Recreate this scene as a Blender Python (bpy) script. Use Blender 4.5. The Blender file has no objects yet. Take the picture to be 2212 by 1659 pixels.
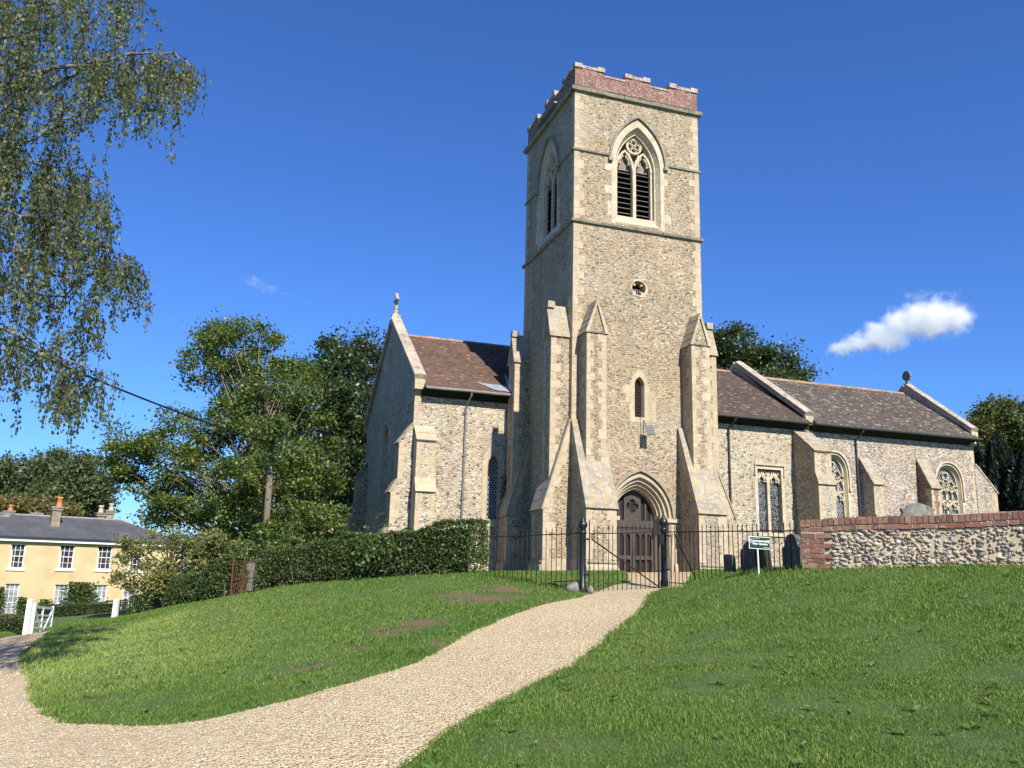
import bpy, math, random
import numpy as np
from mathutils import Vector, Matrix
from mathutils.geometry import delaunay_2d_cdt
rad = math.radians
random.seed(7); rng = np.random.default_rng(7)
S = bpy.context.scene; COL = S.collection

# ------------------------------------------------------------------ camera
YAW, PITCH, ROLL = rad(18.32172), rad(12.5448), rad(1.50831)
EYE = Vector((0, 0, 1.6))
_r0 = Vector((math.cos(YAW), -math.sin(YAW), 0)); _f0 = Vector((math.sin(YAW), math.cos(YAW), 0)); _u0 = Vector((0, 0, 1))
FWD = _f0*math.cos(PITCH)+_u0*math.sin(PITCH); _u1 = _u0*math.cos(PITCH)-_f0*math.sin(PITCH)
RGT = _r0*math.cos(ROLL)+_u1*math.sin(ROLL); UPV = _u1*math.cos(ROLL)-_r0*math.sin(ROLL)
cam = bpy.data.cameras.new('camera'); co = bpy.data.objects.new('camera', cam); COL.objects.link(co)
cam.sensor_width = 36; cam.lens = 30.2651; cam.clip_end = 6000; cam.clip_start = .05
co.matrix_world = Matrix(((RGT.x, UPV.x, -FWD.x, 0), (RGT.y, UPV.y, -FWD.y, 0), (RGT.z, UPV.z, -FWD.z, 1.6), (0, 0, 0, 1)))
S.camera = co
S.render.resolution_x, S.render.resolution_y = 1024, 768

# ------------------------------------------------------------------ sky, sun, exposure
SUN_EL, SUN_AZ = rad(40), rad(174.5)
w = bpy.data.worlds.new('World'); S.world = w; w.use_nodes = True
nt = w.node_tree; bg = nt.nodes['Background']
sky = nt.nodes.new('ShaderNodeTexSky'); sky.sky_type = 'NISHITA'; sky.sun_disc = False
sky.sun_elevation = SUN_EL; sky.sun_rotation = SUN_AZ; sky.altitude = 50; sky.air_density = 1.0; sky.dust_density = .1; sky.ozone_density = 3.0
hs = nt.nodes.new('ShaderNodeMix'); hs.data_type = 'RGBA'; hs.blend_type = 'MULTIPLY'; hs.inputs[0].default_value = 1; hs.inputs[7].default_value = (.54, .93, 1.62, 1)
nt.links.new(sky.outputs[0], hs.inputs[6]); nt.links.new(hs.outputs[2], bg.inputs['Color'])
bg.inputs['Strength'].default_value = .068
sl = bpy.data.lights.new('sun', 'SUN'); sl.energy = 5.0; sl.angle = rad(.55); sl.color = (1, .935, .83)
so = bpy.data.objects.new('sun', sl); COL.objects.link(so)
SUNV = Vector((math.sin(SUN_AZ)*math.cos(SUN_EL), math.cos(SUN_AZ)*math.cos(SUN_EL), math.sin(SUN_EL)))
so.rotation_euler = SUNV.to_track_quat('Z', 'Y').to_euler(); so.location = (0, -30, 40)
S.view_settings.view_transform = 'Standard'; S.view_settings.look = 'None'; S.view_settings.exposure = .7; S.view_settings.gamma = 1
S.cycles.volume_bounces = 6; S.cycles.max_bounces = 8; S.cycles.diffuse_bounces = 2; S.cycles.transparent_max_bounces = 8

# ------------------------------------------------------------------ pixel (of a 2212 px wide view) -> world point
FP = 1859.62
def ray(x, y): return RGT*((x-1106)/FP)-UPV*((y-829.5)/FP)+FWD
def at(x, y, F):
    d = ray(x, y); return EYE+d*(F/(d.x*_f0.x+d.y*_f0.y))
def LF(L, F, z=0.): return Vector((_f0.x*F+_r0.x*L, _f0.y*F+_r0.y*L, z))

# ------------------------------------------------------------------ terrain height
CP = []
def cpx(x, y, F): p = at(x, y, F); CP.append((p.x, p.y, p.z))
for a in ((1258, 1283, 16.5), (1435, 1272, 17.3), (1200, 1400, 10.05), (1100, 1440, 8.7), (1330, 1330, 13), (1000, 1500, 7.4), (800, 1600, 5.9), (100, 1600, 7.3), (30, 1500, 10.6), (60, 1450, 14),
          (30, 1395, 24), (100, 1367, 36), (250, 1345, 38), (130, 1562, 8.0), (350, 1569, 7.6), (700, 1492, 7.95), (300, 1400, 14.3), (200, 1450, 11.2), (330, 1334, 21.5), (400, 1309, 24), (480, 1294, 23.5), (260, 1352, 21), (600, 1271, 21.3),
          (750, 1256, 20.3), (900, 1247, 19.3), (1000, 1243, 18.7), (600, 1400, 11.8), (850, 1350, 12.6), (1733, 1231, 13.3), (2200, 1228, 12.2), (1960, 1230, 12.7),
          (1700, 1450, 7.9), (2200, 1450, 7.2), (2200, 1640, 4.9), (1500, 1600, 5.7), (1450, 1400, 9.6), (1600, 1300, 12.6), (180, 1331, 65), (0, 1331, 62), (380, 1331, 68), (100, 1345, 48), (348, 1322, 30), (440, 1296, 27), (300, 1340, 35), (60, 1352, 45), (200, 1380, 20), (1520, 1262, 14.9), (1600, 1242, 14.6)):
    cpx(*a)
CP += [(12.2, 26.7, 1.68), (14.2, 28.1, 1.53), (16.4, 26.7, 1.87), (10.7, 32.8, 1.69), (18.5, 28.5, 2.0), (7, 33.5, 1.6), (6, 40, 1.2), (6, 46, 1.0), (24, 32, 2.3), (30, 32, 2.4), (37, 33, 2.4), (20, 22, 2.05), (26, 24, 2.2), (13, 13.5, 2.0),
       (13.5, 10, 2.15), (17, 8, 2.4), (0, 0, 0.), (-6, 2, -.15), (4, 0, .25), (8, 2, .9), (0, -10, -.5), (10, -10, .6), (-10, -10, -.6), (-6, 44, -1.7), (0, 50, .4), (20, 55, 1.6), (40, 60, 2), (60, 40, 2.4), (60, 0, 2.5), (30, 0, 2.6),
       (-40, 20, -2.), (-30, 60, -2.8), (0, 90, -2), (-60, -20, -2), (40, 110, 1), (-90, 90, -4), (90, 90, 2), (110, 0, 2.5), (60, -90, 1), (-60, -90, -1), (-110, 0, -3), (0, 140, -2), (-60, 130, -3.5)]
CP = np.array(CP); _n = len(CP)
_K = np.linalg.norm(CP[:, None, :2]-CP[None, :, :2], axis=2); _A = np.zeros((_n+3, _n+3)); _A[:_n, :_n] = _K-np.eye(_n)*.15
_A[:_n, _n] = 1; _A[:_n, _n+1:] = CP[:, :2]; _A[_n, :_n] = 1; _A[_n+1:, :_n] = CP[:, :2].T
_W = np.linalg.solve(_A, np.concatenate([CP[:, 2], np.zeros(3)]))
def H(x, y):
    x = np.atleast_1d(np.asarray(x, float)); y = np.atleast_1d(np.asarray(y, float))
    r = np.hypot(x, y-20); k = np.minimum(1, 125/np.maximum(r, 1e-6)); X = x*k; Y = 20+(y-20)*k
    out = np.empty(len(X))
    for i in range(0, len(X), 40000):
        s = slice(i, i+40000)
        out[s] = np.hypot(X[s, None]-CP[None, :, 0], Y[s, None]-CP[None, :, 1])@_W[:_n]+_W[_n]+_W[_n+1]*X[s]+_W[_n+2]*Y[s]
    return out
def hz(x, y): return float(H(x, y)[0])
def drop(x, y):
    d = ray(x, y); t = np.linspace(3, 90, 1800); P = np.array(EYE)[None]+np.array(d)[None]*t[:, None]
    q = P[:, 2]-H(P[:, 0], P[:, 1]); i = np.argmax(q < 0)
    if q[i] >= 0: i = len(t)-1
    i = max(i, 1); a, b = q[i-1], q[i]; k = a/(a-b) if a != b else 0
    return EYE+d*(t[i-1]+(t[i]-t[i-1])*k)

# ------------------------------------------------------------------ mesh helpers
class MB:
    def __init__(s): s.v = []; s.f = []; s.m = []
    def add(s, vs, fs, mi=0):
        k = len(s.v); s.v += [tuple(v) for v in vs]
        for f in fs: s.f.append(tuple(i+k for i in f)); s.m.append(mi)
    def hexa(s, b, t, mi=0): s.add(list(b)+list(t), [(3, 2, 1, 0), (4, 5, 6, 7), (0, 1, 5, 4), (1, 2, 6, 5), (2, 3, 7, 6), (3, 0, 4, 7)], mi)
    def box(s, x0, x1, y0, y1, z0, z1, mi=0):
        s.hexa([(x0, y0, z0), (x1, y0, z0), (x1, y1, z0), (x0, y1, z0)], [(x0, y0, z1), (x1, y0, z1), (x1, y1, z1), (x0, y1, z1)], mi)
    def prism(s, pts, ax, a0, a1, mi=0):
        g = {'x': lambda p, a: (a, p[0], p[1]), 'y': lambda p, a: (p[0], a, p[1]), 'z': lambda p, a: (p[0], p[1], a)}[ax]; n = len(pts)
        s.add([g(p, a0) for p in pts]+[g(p, a1) for p in pts], [tuple(range(n))[::-1], tuple(range(n, 2*n))]+[(i, (i+1) % n, n+(i+1) % n, n+i) for i in range(n)], mi)
    def tube(s, path, r, n=8, mi=0, cap=True):
        path = [Vector(p) for p in path]; rr = r if isinstance(r, (list, tuple)) else [r]*len(path); k = len(s.v); ref = None
        for i, p in enumerate(path):
            d = (path[min(i+1, len(path)-1)]-path[max(i-1, 0)]).normalized()
            if ref is None: ref = d.orthogonal().normalized()
            ref = (ref-d*ref.dot(d)).normalized(); b = d.cross(ref)
            for j in range(n):
                a = 2*math.pi*j/n; s.v.append(tuple(p+ref*math.cos(a)*rr[i]+b*math.sin(a)*rr[i]))
        for i in range(len(path)-1):
            for j in range(n): s.f.append((k+i*n+j, k+i*n+(j+1) % n, k+(i+1)*n+(j+1) % n, k+(i+1)*n+j)); s.m.append(mi)
        if cap:
            s.f.append(tuple(k+j for j in range(n))[::-1]); s.m.append(mi); e = k+(len(path)-1)*n; s.f.append(tuple(e+j for j in range(n))); s.m.append(mi)
    def lathe(s, c, prof, n=16, mi=0):
        k = len(s.v)
        for r, z in prof:
            for j in range(n): a = 2*math.pi*j/n; s.v.append((c[0]+r*math.cos(a), c[1]+r*math.sin(a), c[2]+z))
        for i in range(len(prof)-1):
            for j in range(n): s.f.append((k+i*n+j, k+i*n+(j+1) % n, k+(i+1)*n+(j+1) % n, k+(i+1)*n+j)); s.m.append(mi)
        s.f.append(tuple(k+j for j in range(n))[::-1]); s.m.append(mi); e = k+(len(prof)-1)*n; s.f.append(tuple(e+j for j in range(n))); s.m.append(mi)
    # flat work on a plane P(u, z, depth)
    def sheet(s, P, outline, holes, d=0, mi=0, step=0):
        vs = []; es = []
        for loop in [outline]+holes:
            k = len(vs); n = len(loop); vs += [Vector(p) for p in loop]; es += [(k+i, k+(i+1) % n) for i in range(n)]
        r = delaunay_2d_cdt(vs, es, [], 0, 1e-5)
        def inside(p, L):
            c = False; n = len(L)
            for i in range(n):
                (x1, y1), (x2, y2) = L[i], L[(i+1) % n]
                if (y1 > p[1]) != (y2 > p[1]) and p[0] < (x2-x1)*(p[1]-y1)/(y2-y1)+x1: c = not c
            return c
        fs = []
        for f in r[2]:
            c = sum((r[0][i] for i in f), Vector((0, 0)))/len(f)
            if inside(c, outline) and not any(inside(c, h) for h in holes): fs.append(tuple(f))
        s.add([P(v[0], v[1], d) for v in r[0]], fs, mi)
    def reveal(s, P, o, d0, d1, mi=0, o2=None):
        n = len(o); o2 = o2 or o
        s.add([P(u, z, d0) for u, z in o]+[P(u, z, d1) for u, z in o2], [(i, (i+1) % n, n+(i+1) % n, n+i) for i in range(n)], mi)
    def frame(s, P, o, i_, d0, d1, mi=0, back=False):
        n = len(o); V = [P(u, z, d) for L in (o, i_) for d in (d0, d1) for u, z in L]; F = []
        for j in range(n):
            k = (j+1) % n; F += [(j, k, 2*n+k, 2*n+j), (j, n+j, n+k, k), (2*n+j, 2*n+k, 3*n+k, 3*n+j)]
            if back: F.append((n+j, 3*n+j, 3*n+k, n+k))
        s.add(V, F, mi)
    def slab(s, P, o, d0, d1, mi=0):
        n = len(o); s.add([P(u, z, d0) for u, z in o]+[P(u, z, d1) for u, z in o], [tuple(range(n)), tuple(range(n, 2*n))[::-1]]+[(i, n+i, n+(i+1) % n, (i+1) % n) for i in range(n)], mi)
    def strip(s, P, pts, wd, d0, d1, closed=False, mi=0):
        pts = [Vector(p) for p in pts]; n = len(pts); A = []; B = []
        for i, p in enumerate(pts):
            a = pts[(i-1) % n] if closed or i > 0 else p; b = pts[(i+1) % n] if closed or i < n-1 else p
            t = (b-a).normalized(); q = Vector((-t.y, t.x))*wd/2; A.append(tuple(p+q)); B.append(tuple(p-q))
        V = [P(u, z, d) for L in (A, B) for d in (d0, d1) for u, z in L]; F = []
        for j in range(n if closed else n-1):
            k = (j+1) % n; F += [(j, k, 2*n+k, 2*n+j), (j, n+j, n+k, k), (2*n+j, 2*n+k, 3*n+k, 3*n+j), (n+j, 3*n+j, 3*n+k, n+k)]
        if not closed: F += [(0, 2*n, 3*n, n), (n-1, 2*n-1, 4*n-1, 3*n-1)]
        s.add(V, F, mi)
    def build(s, name, mats, parent=None, smooth=False, fix=True):
        me = bpy.data.meshes.new(name); me.from_pydata(s.v, [], s.f)
        mats = mats if isinstance(mats, (list, tuple)) else [mats]
        for m in mats: me.materials.append(m)
        me.polygons.foreach_set('material_index', s.m)
        if fix:
            import bmesh
            b = bmesh.new(); b.from_mesh(me); bmesh.ops.recalc_face_normals(b, faces=b.faces); b.to_mesh(me); b.free()
        uv = me.uv_layers.new(name='UVMap').data
        for p in me.polygons:
            n = p.normal
            if abs(n.z) > .995: t = Vector((1, 0, 0)); q = Vector((0, 1, 0))
            else: t = Vector((0, 0, 1)).cross(n).normalized(); q = n.cross(t)
            for li in p.loop_indices:
                c = me.vertices[me.loops[li].vertex_index].co; uv[li].uv = (c.dot(t), c.dot(q))
        if smooth: me.polygons.foreach_set('use_smooth', [True]*len(me.polygons))
        me.update()
        return link(name, me, parent)
def link(name, me, parent=None):
    o = bpy.data.objects.new(name, me); COL.objects.link(o)
    if parent:
        o.parent = parent
        o.matrix_parent_inverse = parent.matrix_basis.inverted() if parent.parent is None else Matrix()
    return o
def npmesh(name, V, F, mat, parent=None, smooth=False, attrs=None):
    V = np.asarray(V, np.float32); F = np.asarray(F, np.int32); me = bpy.data.meshes.new(name); k = F.shape[1]
    me.vertices.add(len(V)); me.vertices.foreach_set('co', V.ravel()); me.loops.add(F.size); me.loops.foreach_set('vertex_index', F.ravel())
    me.polygons.add(len(F)); me.polygons.foreach_set('loop_start', np.arange(len(F), dtype=np.int32)*k); me.polygons.foreach_set('loop_total', np.full(len(F), k, np.int32))
    if smooth: me.polygons.foreach_set('use_smooth', np.ones(len(F), bool))
    for m in (mat if isinstance(mat, list) else [mat]): me.materials.append(m)
    for nme, arr in (attrs or {}).items():
        a = me.attributes.new(nme, 'FLOAT', 'POINT'); a.data.foreach_set('value', np.asarray(arr, np.float32))
    me.update(calc_edges=True); me.validate()
    return link(name, me, parent)
def thing(name, label, cat, loc, group=None):
    o = bpy.data.objects.new(name, None); COL.objects.link(o); o.location = loc; o.empty_display_size = .2
    return tag(o, label, cat, group)
def tag(o, label, cat, group=None):
    o['label'] = label; o['category'] = cat
    if group: o['group'] = group
    return o
def kind(o, k): o['kind'] = k; return o

# ------------------------------------------------------------------ materials
class G:
    def __init__(s, name, rough=.85):
        s.mat = bpy.data.materials.new(name); s.mat.use_nodes = True; s.t = s.mat.node_tree; s.b = s.t.nodes['Principled BSDF']
        s.b.inputs['Roughness'].default_value = rough; s.b.inputs['Specular IOR Level'].default_value = .3; s.tc = None
    def n(s, t, ins=None, **pr):
        nd = s.t.nodes.new('ShaderNode'+t)
        for k, v in pr.items(): setattr(nd, k, v)
        for k, v in (ins or {}).items(): s.put(nd.inputs[k], v)
        return nd
    def put(s, sock, v):
        if isinstance(v, bpy.types.NodeSocket): s.t.links.new(v, sock)
        else: sock.default_value = (*v, 1) if sock.type == 'RGBA' and len(v) == 3 else v
    def co(s, o='Object'):
        s.tc = s.tc or s.n('TexCoord'); return s.tc.outputs[o]
    def math(s, op, a, b=0., c=0., clamp=False):
        nd = s.n('Math', operation=op, use_clamp=clamp); s.put(nd.inputs[0], a); s.put(nd.inputs[1], b); s.put(nd.inputs[2], c); return nd.outputs[0]
    def vm(s, op, a, b=(0, 0, 0)):
        nd = s.n('VectorMath', operation=op); s.put(nd.inputs[0], a); s.put(nd.inputs[1], b); return nd.outputs[0]
    def noise(s, sc, vec=None, det=3, rough=.55, col=False):
        nd = s.n('TexNoise', {'Scale': sc, 'Detail': det, 'Roughness': rough, 'Vector': vec or s.co()}); return nd.outputs[1 if col else 0]
    def ramp(s, fac, stops, const=False):
        nd = s.n('ValToRGB', {'Fac': fac}); r = nd.color_ramp; r.interpolation = 'CONSTANT' if const else 'LINEAR'
        while len(r.elements) < len(stops): r.elements.new(.5)
        for e, (p, c) in zip(r.elements, stops): e.position = p; e.color = (*c, 1) if len(c) == 3 else c
        return nd.outputs[0]
    def mr(s, v, a, b, c=0., d=1.):
        nd = s.n('MapRange', {'Value': v, 'From Min': a, 'From Max': b, 'To Min': c, 'To Max': d}); return nd.outputs[0]
    def mix(s, a, b, f, bl='MIX'):
        nd = s.n('Mix', data_type='RGBA', blend_type=bl); s.put(nd.inputs[0], f); s.put(nd.inputs[6], a); s.put(nd.inputs[7], b); return nd.outputs[2]
    def isl(s): return s.n('NewGeometry').outputs['Random Per Island']
    def fin(s, col, bump=None, bs=.5, bd=.02, rough=None):
        s.put(s.b.inputs['Base Color'], col)
        if bump is not None:
            bn = s.n('Bump', {'Height': bump, 'Strength': bs, 'Distance': bd}); s.put(s.b.inputs['Normal'], bn.outputs[0])
        if rough is not None: s.put(s.b.inputs['Roughness'], rough)
        return s.mat
def gray(v): return (v, v, v)
def flint(name, size, squash, stops, mortar, lo=.04, hi=.15, bd=.025, patch=.05, streak=.5):
    g = G(name, .8); ob = g.co()
    dis = g.vm('SCALE', g.vm('SUBTRACT', g.noise(6, col=True), (.5, .5, .5))); dis.node.inputs[3].default_value = .07
    v = g.vm('MULTIPLY', g.vm('ADD', ob, dis), (1, 1, squash))
    big = g.noise(.23, det=4); sz = g.math('MULTIPLY', g.mr(big, .3, .7, .9, 1.12), 1/size)
    a = g.n('TexVoronoi', {'Scale': 1/size, 'Vector': v, 'Randomness': 1.}); e = g.n('TexVoronoi', {'Scale': 1/size, 'Vector': v, 'Randomness': 1.}, feature='DISTANCE_TO_EDGE')
    sp = g.n('SeparateColor', {'Color': a.outputs['Color']})
    col = g.ramp(sp.outputs[0], stops, True)
    col = g.mix(col, gray(0), g.math('MULTIPLY', g.math('SUBTRACT', 1, sp.outputs[1]), .3))
    col = g.mix(col, (.6, .54, .44), g.mr(g.noise(24), .6, .76, 0, .45))
    pt = g.math('MULTIPLY', g.math('SUBTRACT', g.noise(.45, det=5), .5), patch*4); pt = g.math('ADD', pt, g.math('MULTIPLY', g.math('SUBTRACT', sp.outputs[2], .6), .1))
    ed = g.math('ADD', e.outputs['Distance'], pt); mask = g.mr(ed, lo, hi)
    mo = g.mix(mortar, tuple(c*.68 for c in mortar), g.mr(g.noise(9, det=5), .35, .7)); mo = g.mix(mo, tuple(c*1.22 for c in mortar), g.mr(g.noise(.9), .45, .7))
    c = g.mix(mo, col, mask)
    st_ = g.noise(1., g.vm('MULTIPLY', ob, (1.6, 1.6, .16)), 5, .6)
    c = g.mix(c, (.17, .145, .11), g.mr(st_, .53, .78, 0, streak)); c = g.mix(c, (.5, .45, .37), g.mr(g.noise(.37, g.vm('ADD', ob, (9, 4, 2)), 6, .6), .53, .75, 0, .45)); c = g.mix(c, (.36, .25, .12), g.mr(g.noise(.6, g.vm('ADD', ob, (3, 14, 7)), 5, .6), .55, .8, 0, .35))
    h = g.math('ADD', g.math('POWER', g.mr(ed, 0, .4), .6), g.math('MULTIPLY', g.noise(60, det=4), .35))
    return g.fin(c, h, .8, bd)
ST_TOWER = [(0, (.08, .08, .08)), (.11, (.2, .18, .16)), (.24, (.34, .27, .18)), (.4, (.42, .33, .21)), (.55, (.47, .39, .275)), (.74, (.54, .475, .37)), (.83, (.3, .2, .115)), (.88, (.43, .35, .24)), (.965, (.64, .59, .5))]
ST_NAVE = [(0, (.1, .1, .1)), (.1, (.23, .22, .2)), (.2, (.4, .335, .24)), (.38, (.5, .43, .325)), (.6, (.6, .535, .43)), (.81, (.33, .24, .15)), (.87, (.46, .385, .285)), (.95, (.68, .63, .55))]
ST_CHAN = [(0, (.11, .1, .1)), (.13, (.21, .18, .17)), (.3, (.36, .3, .24)), (.48, (.46, .38, .3)), (.66, (.58, .52, .44)), (.82, (.32, .19, .15)), (.88, (.7, .65, .58))]
m_ft = flint('flint_tower', .088, 1.6, ST_TOWER, (.45, .345, .21), patch=.06, bd=.03)
m_fn = flint('flint_nave', .12, 1.45, ST_NAVE, (.49, .4, .275), patch=.07, bd=.035, streak=.35)
m_fc = flint('flint_chancel', .1, 1.6, ST_CHAN, (.43, .35, .26), patch=.05, streak=.4)
def stone(name, base, dark, lich, la=.5, sc=1.):
    g = G(name, .88); c = g.mix(base, dark, g.mr(g.noise(2.2*sc, det=6, rough=.65), .42, .72)); c = g.mix(c, tuple(min(1, x*1.22) for x in base), g.mr(g.noise(7*sc, det=4), .5, .68))
    iv = g.isl(); c = g.mix(c, gray(0), g.mr(iv, 0, 1, 0, .14)); c = g.mix(c, dark, g.mr(g.noise(1., g.vm('MULTIPLY', g.co(), (3, 3, .4)), 5, .6), .5, .75, 0, .6)); c = g.mix(c, lich, g.mr(g.noise(3.3*sc, det=7, rough=.7), la, la+.1, 0, .65))
    c = g.mix(c, gray(.62), g.mr(g.noise(14, det=3), .66, .72, 0, .5))
    return g.fin(c, g.noise(18, det=7, rough=.7), .5, .02)
m_st = stone('limestone', (.47, .38, .255), (.36, .29, .2), (.42, .34, .19), .58)
m_sl = stone('weathered_slab', (.36, .31, .235), (.2, .18, .145), (.42, .31, .11), .52)
m_cop = stone('coping_stone', (.46, .39, .29), (.2, .18, .15), (.5, .4, .2), .58)
m_strg = stone('string_stone', (.3, .27, .21), (.15, .14, .12), (.3, .29, .18), .5)
m_tr = stone('tracery_stone', (.54, .46, .33), (.38, .32, .23), (.47, .38, .25), .6)
def bricks(name, c1, c2, mo, lime=.0, bw=.225, rh=.075, ms=.009, var=.45):
    g = G(name, .85); b = g.n('TexBrick', {'Vector': g.co('UV'), 'Color1': c1, 'Color2': c2, 'Mortar': mo, 'Scale': 1., 'Mortar Size': ms, 'Brick Width': bw, 'Row Height': rh, 'Bias': 0., 'Mortar Smooth': .2})
    c = g.mix(b.outputs[0], gray(.0), g.mr(g.noise(6 if var > .2 else .7, det=5), .4, .75, 0, var)); c = g.mix(c, (.62, .55, .48), g.mr(g.noise(9, det=6, rough=.7), .55-.1*lime, .7, 0, .75*lime))
    c = g.mix(c, tuple(min(1, x*1.6) for x in c1), g.mr(g.noise(1.7), .55, .75, 0, var*.9))
    h = g.math('ADD', g.math('MULTIPLY', b.outputs[1], -.6), g.math('MULTIPLY', g.noise(30, det=5), .5))
    return g.fin(c, h, .8, .012)
m_br = bricks('red_brick', (.25, .09, .06), (.14, .065, .05), (.38, .3, .24), .55)
m_yb = bricks('yellow_brick', (.57, .445, .235), (.525, .41, .215), (.57, .46, .28), .0, var=.2)
m_bb = bricks('chimney_brick', (.3, .24, .17), (.22, .18, .13), (.3, .26, .2), .1)
def tilem(name, stops, lich, la, lamt, ls=11):
    g = G(name, .85); c = g.ramp(g.isl(), stops); c = g.mix(c, lich, g.mr(g.noise(ls, det=5, rough=.75), la, la+.08, 0, lamt)); c = g.mix(c, (.04, .035, .03), g.mr(g.noise(1.3, det=6), .5, .75, 0, .55))
    return g.fin(c, g.noise(35, det=5), .4, .01)
m_tn = tilem('roof_tile_nave', [(0, (.075, .046, .034)), (.5, (.105, .065, .047)), (.85, (.128, .082, .06)), (.97, (.16, .08, .055)), (1, (.26, .2, .15))], (.27, .21, .15), .62, .6, 17)
m_te = tilem('roof_tile_dark', [(0, (.048, .034, .027)), (.5, (.07, .05, .039)), (.9, (.09, .064, .05)), (1, (.2, .17, .14))], (.3, .255, .21), .6, .65, 17)
m_tc = tilem('roof_tile_chancel', [(0, (.042, .032, .026)), (.5, (.062, .047, .038)), (.88, (.085, .064, .053)), (1, (.26, .23, .2))], (.4, .36, .31), .55, .75, 17)
m_ridge = tilem('ridge_tile', [(0, (.25, .17, .11)), (1, (.33, .2, .12))], (.5, .36, .14), .55, .6)
def plain(name, c, rough=.6, var=.25, sc=6, metal=0., spec=.3):
    g = G(name, rough); g.b.inputs['Metallic'].default_value = metal; g.b.inputs['Specular IOR Level'].default_value = spec
    cc = g.mix(c, tuple(x*(1-var) for x in c), g.mr(g.noise(sc, det=5), .35, .7)); return g.fin(cc, g.noise(sc*4, det=4), .15, .01)
m_blk = plain('black_iron', (.012, .012, .013), .38, .3, 9, 0, .5)
m_rust = plain('rusty_iron', (.035, .018, .012), .7, .5, 14)
m_rust2 = plain('rust_brown', (.12, .055, .03), .85, .4, 14)
m_gut = plain('grey_gutter', (.2, .2, .2), .5, .3, 5)
m_gutd = plain('dark_gutter', (.05, .055, .06), .5, .3, 5)
m_lead = plain('lead_sheet', (.3, .31, .33), .5, .4, 4)
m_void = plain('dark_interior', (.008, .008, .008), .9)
m_lv = plain('louvre_wood', (.2, .19, .17), .8, .5, 12)
m_lvb = plain('louvre_brown', (.075, .05, .038), .8, .4, 12)
def wood(name, c, var=.5):
    g = G(name, .8); v = g.vm('MULTIPLY', g.co(), (14, 14, .9)); n = g.noise(2, v, 6, .65); cc = g.mix(c, tuple(x*(1-var) for x in c), g.mr(n, .35, .68)); return g.fin(cc, n, .4, .01)
m_dw = wood('door_oak', (.08, .068, .06)); m_db = wood('head_boards', (.3, .24, .21)); m_pole = wood('pole_wood', (.2, .16, .11)); m_dwd = wood('door_panel_dark', (.022, .016, .013))
m_wh = plain('white_paint', (.8, .8, .78), .5, .08, 5); m_lamp = plain('lamp_grey', (.11, .12, .115), .45, .2)
m_sign = plain('sign_green', (.007, .045, .032), .4, .1); m_pot = plain('clay_pot', (.62, .26, .1), .8, .3); m_potc = plain('cream_pot', (.6, .52, .38), .8, .3)
def lattice(name, base, line, px, pz, wdt, stain=False):
    g = G(name, .12); g.b.inputs['Specular IOR Level'].default_value = .5; s = g.n('SeparateXYZ', {'Vector': g.co('UV')})
    u = g.math('DIVIDE', s.outputs[0], px); v = g.math('DIVIDE', s.outputs[1], pz)
    def ln(x): return g.math('LESS_THAN', g.math('ABSOLUTE', g.math('SUBTRACT', g.math('FRACT', x), .5)), wdt)
    if stain:
        vo = g.n('TexVoronoi', {'Scale': 7., 'Vector': g.co()}); e = g.n('TexVoronoi', {'Scale': 7., 'Vector': g.co()}, feature='DISTANCE_TO_EDGE')
        c = g.ramp(g.n('SeparateColor', {'Color': vo.outputs['Color']}).outputs[0], [(0, (.03, .034, .042)), (.35, (.055, .06, .068)), (.6, (.035, .045, .038)), (.84, (.075, .03, .038)), (.9, (.08, .08, .074))], True)
        m = g.math('LESS_THAN', e.outputs['Distance'], .05); c = g.mix(c, line, m)
        c = g.mix(c, line, g.math('LESS_THAN', g.math('ABSOLUTE', g.math('SUBTRACT', g.math('FRACT', g.math('DIVIDE', s.outputs[1], .55)), .5)), .02))
    else:
        m = g.math('MAXIMUM', ln(g.math('ADD', u, v)), ln(g.math('SUBTRACT', u, v))); m = g.math('MAXIMUM', m, g.math('LESS_THAN', g.math('FRACT', g.math('DIVIDE', s.outputs[1], .62)), .025))
        c = g.mix(g.mix(base, tuple(x*2.2 for x in base), g.noise(3)), line, m)
    return g.fin(c, None, rough=g.mr(m, 0, 1, .15, .6))
m_lat = lattice('leaded_glass', (.02, .023, .028), (.34, .35, .37), .13, .2, .09)
m_stg = lattice('stained_glass', (.05, .05, .06), (.2, .21, .21), .13, .2, .08, True)
def glassm(name, c, r=.08): g = G(name, r); g.b.inputs['Specular IOR Level'].default_value = .5; return g.fin(g.mix(c, tuple(x*1.8 for x in c), g.mr(g.noise(1.5), .4, .6)))
m_gd = glassm('dark_pane', (.03, .028, .035)); m_gb = glassm('pane_with_blind', (.17, .185, .2), .25)
def slate():
    g = G('roof_slate', .6); b = g.n('TexBrick', {'Vector': g.co('UV'), 'Color1': (.095, .093, .098), 'Color2': (.07, .069, .073), 'Mortar': (.05, .05, .055), 'Scale': 1., 'Mortar Size': .008, 'Brick Width': .3, 'Row Height': .2})
    return g.fin(g.mix(b.outputs[0], (.12, .115, .112), g.mr(g.noise(.6, det=5), .45, .65, 0, .7)), b.outputs[1], .3, .01)
m_slate = slate()
def leafm(name, stops, tr=.3, rough=.45, patch=None, spec=.4):
    g = G(name, rough); g.b.inputs['Specular IOR Level'].default_value = spec; c = g.ramp(g.isl(), stops)
    if patch: c = g.mix(c, patch, g.mr(g.noise(.55, det=4), .5, .68, 0, .55))
    g.put(g.b.inputs['Base Color'], c); t = g.n('BsdfTranslucent', {'Color': g.mix(c, (.5, .6, .1), .35)}); mx = g.n('MixShader', {0: tr, 1: g.b.outputs[0], 2: t.outputs[0]})
    g.put(g.t.nodes['Material Output'].inputs[0], mx.outputs[0]); return g.mat
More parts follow.
